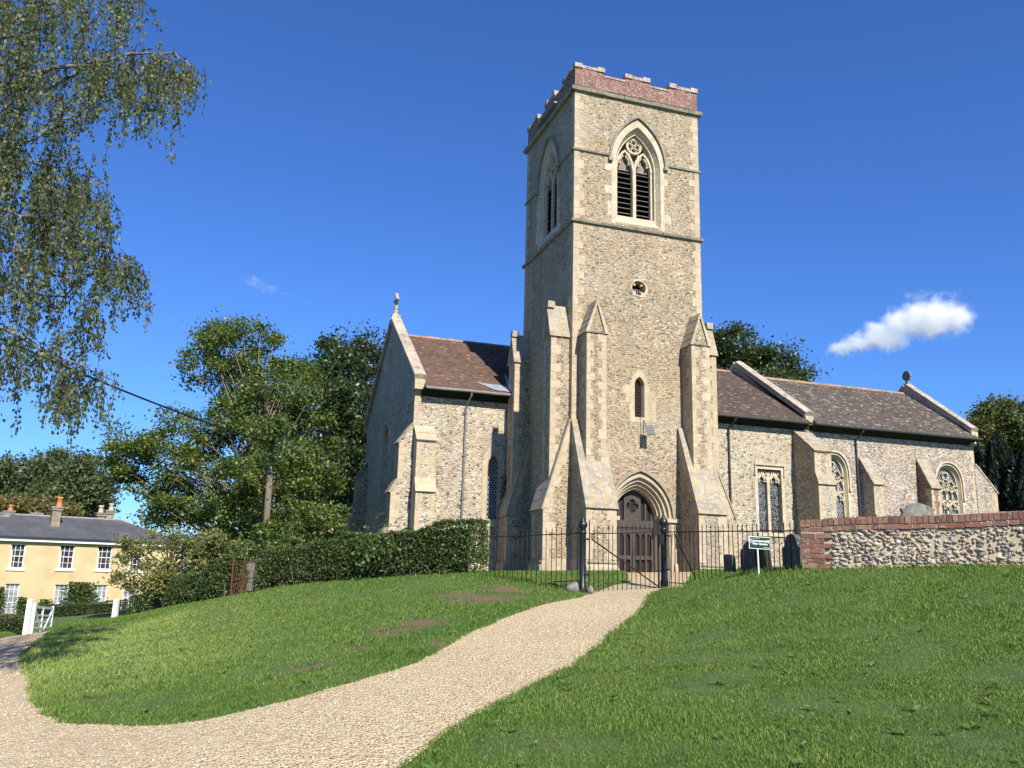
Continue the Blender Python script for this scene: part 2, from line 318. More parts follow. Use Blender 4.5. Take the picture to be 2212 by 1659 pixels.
m_lbirch = leafm('birch_leaf', [(0, (.04, .058, .022)), (.6, (.09, .115, .042)), (.95, (.13, .15, .06)), (1, (.2, .18, .06))], .28, .5, None, .25)
m_lash = leafm('ash_leaf', [(0, (.03, .06, .014)), (.55, (.068, .12, .024)), (.85, (.125, .165, .035)), (1, (.32, .3, .05))], .3, .5)
m_lsyc = leafm('sycamore_leaf', [(0, (.018, .035, .012)), (.7, (.04, .07, .018)), (.95, (.07, .1, .03)), (1, (.16, .17, .07))], .2, .4)
m_lcher = leafm('cherry_leaf', [(0, (.09, .11, .03)), (.5, (.17, .19, .055)), (.93, (.24, .24, .085)), (1, (.34, .2, .04))], .3, .5)
m_lfar = leafm('far_leaf', [(0, (.035, .055, .02)), (.6, (.06, .09, .03)), (1, (.12, .13, .045))], .2, .5, (.12, .1, .035))
m_lyew = leafm('yew_leaf', [(0, (.006, .014, .007)), (1, (.016, .03, .014))], .05, .5)
m_lgold = leafm('gold_leaf', [(0, (.03, .04, .01)), (.6, (.07, .085, .02)), (1, (.13, .13, .03))], .2, .5)
m_lhedge = leafm('hedge_leaf', [(0, (.03, .055, .014)), (.6, (.06, .1, .022)), (.93, (.1, .135, .035)), (1, (.17, .14, .05))], .25, .5, (.1, .075, .028))
m_lbram = leafm('bramble_leaf', [(0, (.05, .1, .02)), (.7, (.1, .17, .04)), (1, (.16, .22, .07))], .3, .5)
m_lbox = leafm('box_leaf', [(0, (.025, .05, .01)), (1, (.06, .1, .025))], .15, .5)
m_lclimb = leafm('climber_leaf', [(0, (.03, .06, .012)), (.8, (.07, .11, .025)), (1, (.13, .15, .04))], .25, .5)
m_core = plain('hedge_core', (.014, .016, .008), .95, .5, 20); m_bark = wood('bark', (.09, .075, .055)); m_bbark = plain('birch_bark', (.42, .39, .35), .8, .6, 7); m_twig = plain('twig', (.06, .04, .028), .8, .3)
m_bbr = plain('birch_branch', (.24, .215, .185), .8, .7, 7)
m_twl = plain('pale_twig', (.24, .2, .15), .8, .3)
def grassm(name, lo):
    g = G(name, .55); g.b.inputs['Specular IOR Level'].default_value = .25
    c = g.ramp(g.isl(), [(0, (.07, .14, .016)), (.5, (.115, .205, .026)), (.85, (.155, .245, .042)), (.96, (.23, .28, .08)), (1, (.4, .35, .19))])
    c = g.mix(c, (.2, .26, .055), g.mr(g.noise(.33, det=6, rough=.65), .47, .66, 0, .55)); c = g.mix(c, (.055, .14, .02), g.mr(g.noise(.8, g.vm('ADD', g.co(), (31, 7, 3)), 6, .65), .47, .66, 0, .6)); c = g.mix(c, (.2, .19, .08), g.mr(g.noise(1.9, g.vm('ADD', g.co(), (3, 17, 3)), 5, .7), .6, .72, 0, .4))
    ha = g.n('Attribute', attribute_name='dry').outputs['Fac']; c = g.mix(c, (.3, .37, .095), g.math('MULTIPLY', ha, g.mr(g.noise(.9, g.vm('ADD', g.co(), (3, 2, 9)), 5), .3, .6, .45, .95)))
    g.put(g.b.inputs['Base Color'], c); t = g.n('BsdfTranslucent', {'Color': g.mix(c, (.35, .5, .05), .3)}); mx = g.n('MixShader', {0: .3, 1: g.b.outputs[0], 2: t.outputs[0]})
    g.put(g.t.nodes['Material Output'].inputs[0], mx.outputs[0]); return g.mat
m_grass = grassm('grass_blade', 0)
def groundm():
    g = G('turf', .95); c = g.mix((.05, .095, .02), (.1, .15, .035), g.mr(g.noise(4, det=6, rough=.7), .35, .65)); c = g.mix(c, (.11, .14, .04), g.mr(g.noise(.4, det=5), .5, .65, 0, .6))
    c = g.mix(c, (.05, .04, .02), g.mr(g.noise(40, det=3), .5, .7, 0, .5))
    ba = g.n('Attribute', attribute_name='bare').outputs['Fac']; so_ = g.mix((.2, .125, .075), (.12, .075, .045), g.mr(g.noise(25, det=5), .35, .7))
    bm = g.mr(g.math('ADD', ba, g.math('MULTIPLY', g.math('SUBTRACT', g.noise(4, det=6, rough=.7), .5), 1.6)), .25, .65, 0, .85); c = g.mix(c, so_, bm)
    return g.fin(c, g.noise(30, det=6, rough=.7), .8, .03)
m_turf = groundm()
def gravelm():
    g = G('gravel', .85); vo = g.n('TexVoronoi', {'Scale': 48., 'Vector': g.co()}); vb = g.n('TexVoronoi', {'Scale': 21., 'Vector': g.co()})
    def cr(v): return g.n('SeparateColor', {'Color': v.outputs['Color']}).outputs[0]
    st = [(0, (.42, .3, .16)), (.2, (.63, .48, .25)), (.55, (.74, .595, .335)), (.8, (.8, .69, .45)), (.93, (.5, .33, .17)), (1, (.84, .76, .58))]
    c = g.mix(g.ramp(cr(vo), st), g.ramp(cr(vb), st), .35); c = g.mix(c, gray(.05), g.mr(vo.outputs['Distance'], .35, .75, 0, .45))
    y = g.n('SeparateXYZ', {'Vector': g.co()}).outputs
    c = g.mix(c, (.52, .34, .16), g.mr(y[1], 16., 18.5, 0, .5)); c = g.mix(c, (.5, .37, .24), g.mr(g.math('ADD', g.math('SUBTRACT', g.noise(.9, det=4), .5), g.mr(y[0], -1.5, -6, -.05, .25)), .05, .3, 0, .6)); c = g.mix(c, (.42, .3, .19), g.mr(g.noise(.55, g.vm('ADD', g.co(), (5, 3, 1)), 5, .6), .5, .75, 0, .4))
    c = g.mix(c, (.1, .06, .04), g.mr(g.noise(3.2, det=5), .72, .78, 0, .6))
    h = g.math('ADD', g.math('MULTIPLY', vo.outputs['Distance'], -1), g.math('MULTIPLY', vb.outputs['Distance'], -.8)); return g.fin(c, h, 1., .02)
m_grav = gravelm()
def cobm():
    g = G('cobble', .55); c = g.ramp(g.isl(), [(0, (.15, .14, .13)), (.2, (.29, .265, .235)), (.36, (.4, .35, .28)), (.5, (.28, .23, .17)), (.62, (.48, .41, .3)), (.72, (.4, .26, .12)), (.76, (.13, .125, .125)), (.86, (.31, .2, .13)), (.9, (.52, .46, .36)), (1, (.38, .31, .23))])
    c = g.mix(c, (.56, .5, .41), g.mr(g.noise(9, det=5), .52, .74, 0, .5)); c = g.mix(c, gray(.03), g.mr(g.noise(25, det=5), .58, .8, 0, .5)); return g.fin(c, g.noise(40, det=5), .35, .01)
m_cob = cobm()
def brickm():
    g = G('coping_brick', .85); c = g.ramp(g.isl(), [(0, (.12, .055, .042)), (.3, (.18, .08, .055)), (.6, (.22, .11, .07)), (.85, (.15, .075, .06)), (1, (.27, .16, .1))]); c = g.mix(c, (.36, .29, .23), g.mr(g.noise(10, det=6, rough=.7), .52, .66, 0, .65)); c = g.mix(c, (.3, .2, .06), g.mr(g.noise(2.3, det=6, rough=.7), .62, .72, 0, .5)); c = g.mix(c, (.07, .05, .04), g.mr(g.noise(5, det=6), .55, .75, 0, .55)); return g.fin(c, g.noise(35, det=5), .6, .012)
m_cbr = brickm()
m_mort = stone('lime_mortar', (.5, .41, .28), (.33, .27, .19), (.4, .36, .28), .6)
m_hs = stone('headstone_lichen', (.24, .23, .2), (.1, .1, .09), (.3, .29, .22), .55); m_hsd = stone('headstone_dark', (.1, .1, .092), (.04, .04, .037), (.19, .185, .16), .57); m_hsg = plain('headstone_green', (.03, .035, .02), .85, .3)

# ================================================================== GROUND, PATH
_pl = [(1258, 1290), (1225, 1296), (1150, 1312), (1100, 1331), (1000, 1376), (920, 1421), (870, 1441), (760, 1476), (650, 1506), (520, 1539), (430, 1559), (350, 1568), (230, 1567), (130, 1562), (85, 1536), (66, 1512), (68, 1480), (46, 1440), (50, 1410), (78, 1388), (115, 1374), (150, 1366)]
_pr = [(1400, 1288), (1385, 1312), (1350, 1346), (1300, 1386), (1240, 1431), (1160, 1477), (1070, 1521), (1000, 1561), (920, 1611), (860, 1655), (800, 1700)]
def r8(x, y): return ((2000+x/2.765)/1.82278, (1900+y/2.765)/1.82278)
_in = [(930, 1192), (1050, 1156), (1200, 1112), (1320, 1092)]
def dxy(p): q = drop(*p); return (q.x, q.y)
left = [dxy(p) for p in _pl]; right = [dxy(p) for p in _pr]; inner = [dxy(r8(*p)) for p in _in]
gl = left[0]; e0 = right[-1]
dirv = Vector((right[-1][0]-right[-2][0], right[-1][1]-right[-2][1])).normalized()
far1 = [dxy((62, 1368)), dxy((0, 1380)), dxy((-120, 1392)), dxy((-330, 1420))]
PATH = left+far1+[(-16, 4), (-12, -8), (e0[0]+dirv.x*9, e0[1]+dirv.y*9), (e0[0]+dirv.x*3, e0[1]+dirv.y*3)]+right[::-1]+[dxy(r8(1680, 1165)), dxy(r8(1900, 1150)), (15.2, 25.5), (15.0, 28.5), (13.55, 28.5)]+inner[::-1]
def jag(poly, st, amp):
    out = []
    for i in range(len(poly)):
        a = Vector(poly[i]); b = Vector(poly[(i+1) % len(poly)]); L = (b-a).length; k = max(1, min(60, int(L/st))); n = Vector((-(b-a).y, (b-a).x)).normalized() if L > 0 else Vector((0, 0))
        for j in range(k): q = a+(b-a)*(j/k)+n*random.gauss(0, amp); out.append((q.x, q.y))
    return out
PATHJ = jag(PATH, .22, .025); PP = np.array(PATHJ)
def pathdist(x, y):      # signed distance, negative on the path
    x = np.asarray(x, float); y = np.asarray(y, float); A = PP; B = np.roll(PP, -1, 0); out = np.empty(len(x))
    for i in range(0, len(x), 8000):
        s = slice(i, i+8000); X = x[s, None]; Y = y[s, None]; d = B-A; L = (d**2).sum(1)+1e-12
        t = np.clip(((X-A[:, 0])*d[:, 0]+(Y-A[:, 1])*d[:, 1])/L, 0, 1); D = np.hypot(X-A[:, 0]-t*d[:, 0], Y-A[:, 1]-t*d[:, 1]).min(1)
        c = ((A[:, 1] > Y) != (B[:, 1] > Y)) & (X < (B[:, 0]-A[:, 0])*(Y-A[:, 1])/(B[:, 1]-A[:, 1]+1e-12)+A[:, 0])
        out[s] = np.where(c.sum(1) % 2 == 1, -D, D)
    return out
def sm(t): t = np.clip(t, 0, 1); return t*t*(3-2*t)
BARE = [(drop(*p), rx, ry) for p, rx, ry in (((1050, 1297), .9, 1.0), ((1090, 1275), .7, .9), ((1000, 1305), .6, .6), ((985, 1288), .6, .6), ((895, 1352), .75, .8), ((850, 1372), .6, .5), ((940, 1395), .3, .3), ((770, 1408), .35, .25), ((640, 1455), .4, .2), ((700, 1440), .3, .2), ((1270, 1283), .4, .3), ((1745, 1485), .12, .07), ((1710, 1600), .1, .05))]
def bare(x, y):
    o = np.zeros(len(x))
    for p, rx, ry in BARE: o = np.maximum(o, 1-np.hypot((x-p.x)/rx, (y-p.y)/ry))
    return np.clip(o, 0, 1)
def turf(x, y, d=None):
    x = np.asarray(x, float); y = np.asarray(y, float)
    near = np.hypot(x, y-15) < 42; d = np.full(len(x), 9.)
    if near.any(): d[near] = pathdist(x[near], y[near])
    lft = sm((-x-1.2)/2.)*sm((y-5)/2)
    return H(x, y)+np.where(d > 0, (.03+.13*lft*np.exp(-(np.maximum(d, 0)/1.3)**2))*sm(d/(.22)), -.05*sm(-d/.15)), d
xs = np.concatenate([-np.geomspace(22, 1500, 34)[::-1], np.arange(-21.8, 26, .2), np.geomspace(26.2, 1500, 34)])
ys = np.concatenate([-np.geomspace(3, 1500, 30)[::-1], np.arange(-2.8, 34, .2), np.geomspace(34.3, 1500, 44)])
gx, gy = np.meshgrid(xs, ys); gx = gx.ravel(); gy = gy.ravel(); gz, gd = turf(gx, gy)
gz += np.where(np.hypot(gx, gy) < 60, .012*np.sin(gx*3.1+np.cos(gy*2.3)*2)*np.sin(gy*2.7), 0)
nx_, ny_ = len(xs), len(ys); ii = (np.arange(ny_-1)[:, None]*nx_+np.arange(nx_-1)).ravel()
kind(npmesh('ground', np.c_[gx, gy, gz], np.c_[ii, ii+1, ii+nx_+1, ii+nx_], m_turf, None, True, {'bare': bare(gx, gy)}), 'structure')
# gravel sheet
bx = np.arange(PP[:, 0].min(), PP[:, 0].max(), .35); by = np.arange(PP[:, 1].min(), PP[:, 1].max(), .35); qx, qy = np.meshgrid(bx, by); qx = qx.ravel()+rng.normal(0, .05, qx.size); qy = qy.ravel()+rng.normal(0, .05, qy.size)
q = pathdist(qx, qy) < -.12; vs = [Vector(p) for p in PATHJ]+[Vector((a, b)) for a, b in zip(qx[q], qy[q])]; npj = len(PATHJ)
r = delaunay_2d_cdt(vs, [(i, (i+1) % npj) for i in range(npj)], [], 0, 1e-5)
pv = np.array([(v.x, v.y) for v in r[0]]); pf = np.array([f for f in r[2]]); cc = pv[pf].mean(1); pf = pf[pathdist(cc[:, 0], cc[:, 1]) < 0]
kind(npmesh('gravel_path', np.c_[pv, H(pv[:, 0], pv[:, 1])+.004], pf, m_grav, None, True), 'structure')

# ================================================================== CHURCH
def Pln(o, t, nin): return lambda u, z, d: (o[0]+t[0]*u+nin[0]*d, o[1]+t[1]*u+nin[1]*d, z)
def arch(cx, a, z0, zs, ap, n=9, jit=0):
    h = ap-zs; R = (a*a+h*h)/(2*a); out = [(cx-a, z0)]
    t1 = math.atan2(h, a-R) if True else 0
    th0 = math.pi; th1 = math.atan2(h, R-a); th1 = math.pi-math.atan2(h, R-a)
    L = [(cx-a+R+R*math.cos(th0+(th1-th0)*i/n), zs+R*math.sin(th0+(th1-th0)*i/n)) for i in range(n+1)]
    return out+L+[(2*cx-u, z) for u, z in L[::-1][1:]]+[(cx+a, z0)]
def rarch(cx, a, z0, zs, ap, n=9, e=2.3):
    h = ap-zs; L = [(cx-a*abs(math.cos(t))**(2/e), zs+h*abs(math.sin(t))**(2/e)) for t in [i*math.pi/2/n for i in range(n+1)]]
    return [(cx-a, z0)]+L+[(2*cx-u, z) for u, z in L[::-1][1:]]+[(cx+a, z0)]
def circ(cx, cz, r, n=20): return [(cx+r*math.cos(2*math.pi*i/n), cz+r*math.sin(2*math.pi*i/n)) for i in range(n)]
def foil(cx, cz, r, lobes=4, n=8, rot=math.pi/4*0):
    o = []; rl = r*.52; dl = r*.5
    for k in range(lobes):
        a = rot+k*2*math.pi/lobes
        for i in range(n+1): b = a-math.pi*.62+math.pi*1.24*i/n; o.append((cx+dl*math.cos(a)+rl*math.cos(b), cz+dl*math.sin(a)+rl*math.sin(b)))
    return o
XA, XB, YA, YN = 11.57, 16.97, 28.07, 33.55; CX = 14.27
ch = thing('church', 'flint parish church with square battlemented tower and long tiled roofs', 'church', (14.3, 30, 1.5))
PS = Pln((0, YA, 0), (1, 0), (0, 1)); PW = Pln((XA, 0, 0), (0, 1), (1, 0))
CY = (YA+YN)/2
belf = lambda c: arch(c, .98, 14.95, 17.35, 19.1)
lanS = arch(CX, .16, 7.4, 8.6, 8.88, 6); dooro = arch(CX, 1.22, 1.2, 3.72, 5.28)
t = MB()
t.sheet(PS, [(XA, .8), (XB, .8), (XB, 20.4), (XA, 20.4)], [belf(CX), circ(CX, 12.39, .31), arch(CX, .2, 7.38, 8.6, 8.93, 6), dooro])
t.sheet(PW, [(YA, .8), (YN, .8), (YN, 20.4), (YA, 20.4)], [belf(CY)])
t.add([(XB, YA, .8), (XB, YN, .8), (XB, YN, 20.4), (XB, YA, 20.4)], [(0, 1, 2, 3)]); t.add([(XA, YN, .8), (XB, YN, .8), (XB, YN, 20.4), (XA, YN, 20.4)], [(0, 1, 2, 3)]); t.add([(XA, YA, 20.4), (XB, YA, 20.4), (XB, YN, 20.4), (XA, YN, 20.4)], [(0, 1, 2, 3)])
tower = t.build('tower', m_ft, ch, fix=False)
# dark rooms behind openings
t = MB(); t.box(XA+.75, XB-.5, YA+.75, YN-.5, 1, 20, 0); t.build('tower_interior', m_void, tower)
def quoins(mb, x, y, sx, sy, z0, z1, lo=.16, hi=.34, proud=.006, hs=(.26, .38), mi=0):
    z = z0; k = 0
    while z < z1-.1:
        h = min(random.uniform(*hs), z1-z); a, b = (hi, lo) if k % 2 else (lo, hi); a *= random.uniform(.85, 1.15); b *= random.uniform(.85, 1.15); p = proud+random.uniform(0, .006)
        x0, x1 = sorted((x-sx*p, x+sx*a)); y0, y1 = sorted((y-sy*p, y+sy*b)); mb.box(x0, x1, y0, y1, z, z+h-.008, mi); z += h; k += 1
for a_ in ((XA, YA, 1, 1), (XB, YA, -1, 1), (XA, YN, 1, -1)): q = MB(); quoins(q, *a_, 1.3, 20.15, .22, .4); q.build('quoins', m_st, tower)
# strings and cornice
def ring(z, h, p, gapS=None, gapW=None, nm='string_course'):
    segS = [(XA-p, XB+p)] if not gapS else [(XA-p, gapS[0]), (gapS[1], XB+p)]; segW = [(YA, YN+p)] if not gapW else [(YA, gapW[0]), (gapW[1], YN+p)]
    for a, b in segS:
        k = a; s = MB()
        while k < b-.01:
            e = min(b, k+random.uniform(.6, 1.1)); e = b if b-e < .25 else e; pp = p*random.uniform(.8, 1.05)
            s.hexa([(k, YA-pp*.75, z), (e-.01, YA-pp*.75, z), (e-.01, YA+.1, z), (k, YA+.1, z)], [(k, YA-pp, z+h*.5), (e-.01, YA-pp, z+h*.5), (e-.01, YA+.1, z+h), (k, YA+.1, z+h)]); k = e
        s.build(nm, m_strg, tower)
    for a, b in segW:
        k = a; s = MB()
        while k < b-.01:
            e = min(b, k+random.uniform(.6, 1.1)); e = b if b-e < .25 else e; pp = p*random.uniform(.8, 1.05)
            s.hexa([(XA-pp*.75, k, z), (XA+.1, k, z), (XA+.1, e-.01, z), (XA-pp*.75, e-.01, z)], [(XA-pp, k, z+h*.5), (XA+.1, k, z+h), (XA+.1, e-.01, z+h), (XA-pp, e-.01, z+h*.5)]); k = e
        s.build(nm, m_strg, tower)
    s = MB(); s.box(XB, XB+p, YA+.1, YN+p, z, z+h*.6); s.build(nm, m_strg, tower)
ring(20.14, .26, .17, nm='cornice'); ring(17.62, .14, .09, (CX-1.18, CX+1.18), (CY-1.18, CY+1.18)); ring(14.68, .17, .13)
# parapet
p = MB(); Z0, ZC, ZM = 20.36, 20.97, 21.17; th = .34
mS = [(XA, 12.8), (13.74, 14.8), (15.73, XB)]; mW = [(YA+th, 29.35), (30.25, 31.35), (32.25, YN)]
p.box(XA, XB, YA, YA+th, Z0, ZC); p.box(XA, XA+th, YA+th, YN, Z0, ZC); p.box(XB-th, XB, YA+th, YN, Z0, ZC); p.box(XA+th, XB-th, YN-th, YN, Z0, ZC)
for a, b in mS: p.box(a, b, YA, YA+th, ZC, ZM); p.box(a, b, YN-th, YN, ZC, ZM) if a > XA and b < XB else None
for a, b in mW: p.box(XA, XA+th, a, b, ZC, ZM); p.box(XB-th, XB, a, b, ZC, ZM)
par = p.build('parapet', m_br, tower)
c = MB()
def cop(a, b, z, h, e, ax):
    k = a-e
    while k < b+e-.01:
        n_ = min(b+e, k+random.uniform(.07, .085)); j = random.uniform(-.006, .006)
        c.box(k, n_-.012, YA-.03+j, YA+th+.03, z, z+h+j) if ax == 'S' else c.box(XA-.03+j, XA+th+.03, k, n_-.012, z, z+h+j); k = n_
for i, (a, b) in enumerate(mS):
    cop(a, b, ZM+.001, .13, 0, 'S')
    for u in (a-.03, b-.29): cl = MB(); cl.box(u, u+.32, YA-.05, YA+th+.05, ZM+.002, ZM+random.uniform(.13, .23)); cl.build('coping_block', m_cop, tower)
for i, (a, b) in enumerate(mW):
    cop(a, b, ZM+.001, .13, 0, 'W')
    for u in (a-.03, b-.29): cl = MB(); cl.box(XA-.05, XA+th+.05, u, u+.32, ZM+.002, ZM+random.uniform(.13, .23)); cl.build('coping_block', m_cop, tower)
for a, b in ((12.8, 13.74), (14.8, 15.73)): cop(a, b, ZC+.001, .08, 0, 'S')
for a, b in ((29.35, 30.25), (31.35, 32.25)): cop(a, b, ZC+.001, .08, 0, 'W')
c.build('brick_capping', stone('limed_brick', (.42, .33, .27), (.24, .12, .09), (.5, .47, .42), .5), tower)
p = MB(); p.hexa([(XA-.25, 29.7, 20.47), (XA+.1, 29.7, 20.47), (XA+.1, 31.9, 20.47), (XA-.25, 31.9, 20.47)], [(XA-.25, 29.7, 20.52), (XA+.1, 29.7, 20.6), (XA+.1, 31.9, 20.6), (XA-.25, 31.9, 20.52)]); p.build('lead_spout', m_lead, tower)
# belfry windows
def belfry(P_, c, nm):
    ds = 1. if nm == 'S' else .5; P = lambda u, z, d: P_(u, z, d*ds if d > .05 else d)
    b = MB(); o = belf(c)
    b.frame(P, arch(c, 1.14, 14.86, 17.55, 19.42), arch(c, .97, 14.86, 17.35, 19.1), -.008, .1, 0)                # surround
    hd = arch(c, 1.2, 17.5, 17.55, 19.52)[1:-1]; b.strip(P, hd, .1, -.1, .05, False, 1)                                    # hood mould
    for sg in (-1, 1): b.slab(P, [(c+sg*1.2-.09, 17.42), (c+sg*1.2+.09, 17.42), (c+sg*1.2+.09, 17.56), (c+sg*1.2-.09, 17.56)], -.12, .05, 1)
    i1 = arch(c, .86, 15.15, 17.38, 18.92); i2 = arch(c, .78, 15.3, 17.38, 18.82)
    b.reveal(P, o, -.004, .22, 0, i1); b.frame(P, i1, arch(c, .82, 15.2, 17.38, 18.87), .22, .3, 0); b.reveal(P, arch(c, .82, 15.2, 17.38, 18.87), .3, .5, 0, i2)
    b.slab(P, [(c-.97, 14.95), (c+.97, 14.95), (c+.8, 15.32), (c-.8, 15.32)], .2, .6, 0)
    z = 15.1
    for sg in (-1, 1):
        z = 14.9
        while z < 17.3: h = random.uniform(.25, .36); wd = random.choice((.0, .16, .28)); b.slab(P, [(c+sg*1.13, z), (c+sg*(1.14+wd), z), (c+sg*(1.14+wd), z+h-.01), (c+sg*1.13, z+h-.01)], -.007, .05, 0); z += h
    D0, D1 = .36, .52
    b.slab(P, [(c-.07, 15.3), (c+.07, 15.3), (c+.07, 17.5), (c-.07, 17.5)], D0-.04, D1, 0)
    for sg in (-1, 1):
        lc = c+sg*.4; b.strip(P, arch(lc, .36, 17.0, 17.42, 18.18, 8)[1:-1], .085, D0-.02, D1, False, 0)
        for s2 in (-1, 1): b.strip(P, [(lc+s2*.33, 17.75), (lc+s2*.17, 17.62), (lc+s2*.2, 17.82), (lc+s2*.05, 18.0)], .055, D0+.02, D1, False, 0)
        b.strip(P, [(lc+sg*.36, 15.3), (lc+sg*.36, 17.5)], .07, D0, D1, False, 0)
    b.strip(P, circ(c, 18.43, .31), .075, D0-.03, D1, True, 0)
    for k in range(4): a = k*math.pi/2; b.strip(P, circ(c+.135*math.cos(a), 18.43+.135*math.sin(a), .125, 12), .035, D0, D1, True, 0)
    b.strip(P, [(c-.05, 17.5), (c-.22, 18.1)], .08, D0, D1, False, 0); b.strip(P, [(c+.05, 17.5), (c+.22, 18.1)], .08, D0, D1, False, 0)
    b.build('belfry_window', [m_tr, m_strg], tower)
    l = MB()
    for sg in (-1, 1):
        for k in range(10):
            z = 15.33+k*.213; u0, u1 = c+(.09 if sg > 0 else -.72), c+(.72 if sg > 0 else -.09)
            V = [P(u, zz, d) for u in (u0, u1) for zz, d in ((z, .46), (z+.012, .44), (z+.17, .72), (z+.19, .72))]; l.add(V, [(0, 1, 3, 2), (4, 6, 7, 5), (0, 4, 5, 1), (1, 5, 7, 3), (3, 7, 6, 2), (2, 6, 4, 0)], 0)
    l.build('louvres', m_lv, tower)
    h = MB()
    for k in range(14):
        u = c-.77+k*.11; h.slab(P, [(u, 17.44), (u+.104, 17.44), (u+.104, 18.85), (u, 18.85)], .56+random.uniform(0, .012), .6, 0)
    h.build('head_boards', m_db, tower)
belfry(PS, CX, 'S'); belfry(PW, CY, 'W')
# quatrefoil
b = MB(); cz = 12.39
dia = [(CX-.4, cz+.02), (CX-.28, cz-.34), (CX+.2, cz-.42), (CX+.42, cz-.2), (CX+.42, cz+.16), (CX+.1, cz+.4), (CX-.2, cz+.42)]
dia = [(CX+(u-CX)*.86, cz+(z-cz)*.86) for u, z in dia]; b.sheet(PS, dia, [circ(CX, cz, .29)], -.012); b.reveal(PS, circ(CX, cz, .29), -.012, .3)
for k in range(4): a = k*math.pi/2+math.pi/4; b.slab(PS, [(CX+.3*math.cos(a-.22), cz+.3*math.sin(a-.22)), (CX+.3*math.cos(a+.22), cz+.3*math.sin(a+.22)), (CX+.15*math.cos(a+.05), cz+.15*math.sin(a+.05)), (CX+.15*math.cos(a-.05), cz+.15*math.sin(a-.05))], .06, .2)
b.reveal(PS, circ(CX, cz, .3), .0, .4)
b.build('quatrefoil_window', m_tr, tower)
b = MB()
for u in (-.13, -.05, .03, .11): b.slab(PS, [(CX+u, cz-.28), (CX+u+.045, cz-.28), (CX+u+.045, cz+.02), (CX+u, cz+.02)], .2, .24)
b.build('slats', m_lv, tower)
# lancet with louvres
b = MB(); b.frame(PS, arch(CX, .36, 7.2, 8.6, 9.2, 6), arch(CX, .2, 7.4, 8.6, 8.93, 6), -.008, .05); b.reveal(PS, arch(CX, .2, 7.4, 8.6, 8.93, 6), -.008, .16, 0, lanS); b.reveal(PS, lanS, .16, .5)
z = 7.3
for sg in (-1, 1):
    z = 7.25
    while z < 8.5: h = random.uniform(.3, .42); wd = random.choice((.05, .2, .32)); b.slab(PS, [(CX+sg*.35, z), (CX+sg*(.36+wd), z), (CX+sg*(.36+wd), z+h-.01), (CX+sg*.35, z+h-.01)], -.007, .05); z += h
b.build('lancet_surround', m_st, tower)
l = MB(); k = 7.4
while k < 8.9: l.add([PS(u, zz, d) for u in (CX-.17, CX+.17) for zz, d in ((k, .2), (k+.012, .19), (k+.05, .27), (k+.06, .27))], [(0, 1, 3, 2), (4, 6, 7, 5), (0, 4, 5, 1), (1, 5, 7, 3)]); k += .058
l.build('lancet_louvres', m_lvb, tower)
# doorway
b = MB()
b.strip(PS, arch(CX, 1.33, 3.7, 3.74, 5.46, 14)[1:-1], .11, -.1, .05, False, 1)
wd = [1.25, 1.13, 1.02, .93, .85]; hh = [5.32, 5.17, 5.03, 4.9, 4.78]
for k in range(4):
    o1 = arch(CX, wd[k], 1.45, 3.74, hh[k], 12); o2 = arch(CX, wd[k+1]+.03, 1.45, 3.74, hh[k+1]+.03, 12); o3 = arch(CX, wd[k+1], 1.45, 3.74, hh[k+1], 12); d = k*.13-.006
    b.frame(PS, o1, o2, d, d+.03); b.reveal(PS, o2, d+.03, d+.13, 0, o3)
b.reveal(PS, arch(CX, .85, 1.45, 3.74, 4.78, 12), .5, .62)
for sg in (-1, 1):
    b.slab(PS, [(CX+sg*1.62, 3.62), (CX+sg*.86, 3.62), (CX+sg*.84, 3.76), (CX+sg*1.64, 3.76)], -.1, .5)
    z = 1.6
    while z < 3.6: h = min(random.uniform(.28, .4), 3.61-z); b.slab(PS, [(CX+sg*1.2, z), (CX+sg*(1.42+random.choice((0, .14))), z), (CX+sg*(1.42), z+h-.01), (CX+sg*1.2, z+h-.01)], -.007, .04); z += h
    for r0, zz in ((1.3, 1.45), (1.24, 1.62), (1.27, 1.78)): b.slab(PS, [(CX+sg*(r0-.42), zz), (CX+sg*r0, zz), (CX+sg*r0, zz+.15), (CX+sg*(r0-.42), zz+.15)], -.06, .45)
b.build('door_arch', [m_st, m_strg], tower)
b = MB(); Y0 = .62
b.slab(PS, arch(CX, .86, 1.4, 3.74, 4.8, 12), Y0+.09, Y0+.14, 1)
def rail(u0, u1, z0, z1, d=0.): b.slab(PS, [(u0, z0), (u1, z0), (u1, z1), (u0, z1)], Y0+d, Y0+.1, 0)
rail(CX-.9, CX+.9, 3.42, 3.68, -.05); rail(CX-.9, CX+.9, 3.36, 3.42, -.02)
for sg in (-1, 1):
    cx = CX+sg*.43; rail(cx-.42, cx-.33, 1.5, 3.36); rail(cx+.33, cx+.42, 1.5, 3.36); rail(cx-.33, cx+.33, 3.22, 3.36); rail(cx-.33, cx+.33, 2.28, 2.42); rail(cx-.33, cx+.33, 1.5, 1.7)
    for u in (-.12, .12):
        rail(cx+u-.035, cx+u+.035, 1.7, 2.28, .01); rail(cx+u-.035, cx+u+.035, 2.42, 3.22, .01)
    for u in (-.235, 0, .235):
        for s2 in (-1, 1): b.slab(PS, [(cx+u+s2*.12, 3.08), (cx+u+s2*.12, 3.23), (cx+u, 3.23), (cx+u+s2*.05, 3.17), (cx+u+s2*.09, 3.12)], Y0+.012, Y0+.1, 0)
tym = arch(CX, .86, 3.68, 3.74, 4.8, 12)
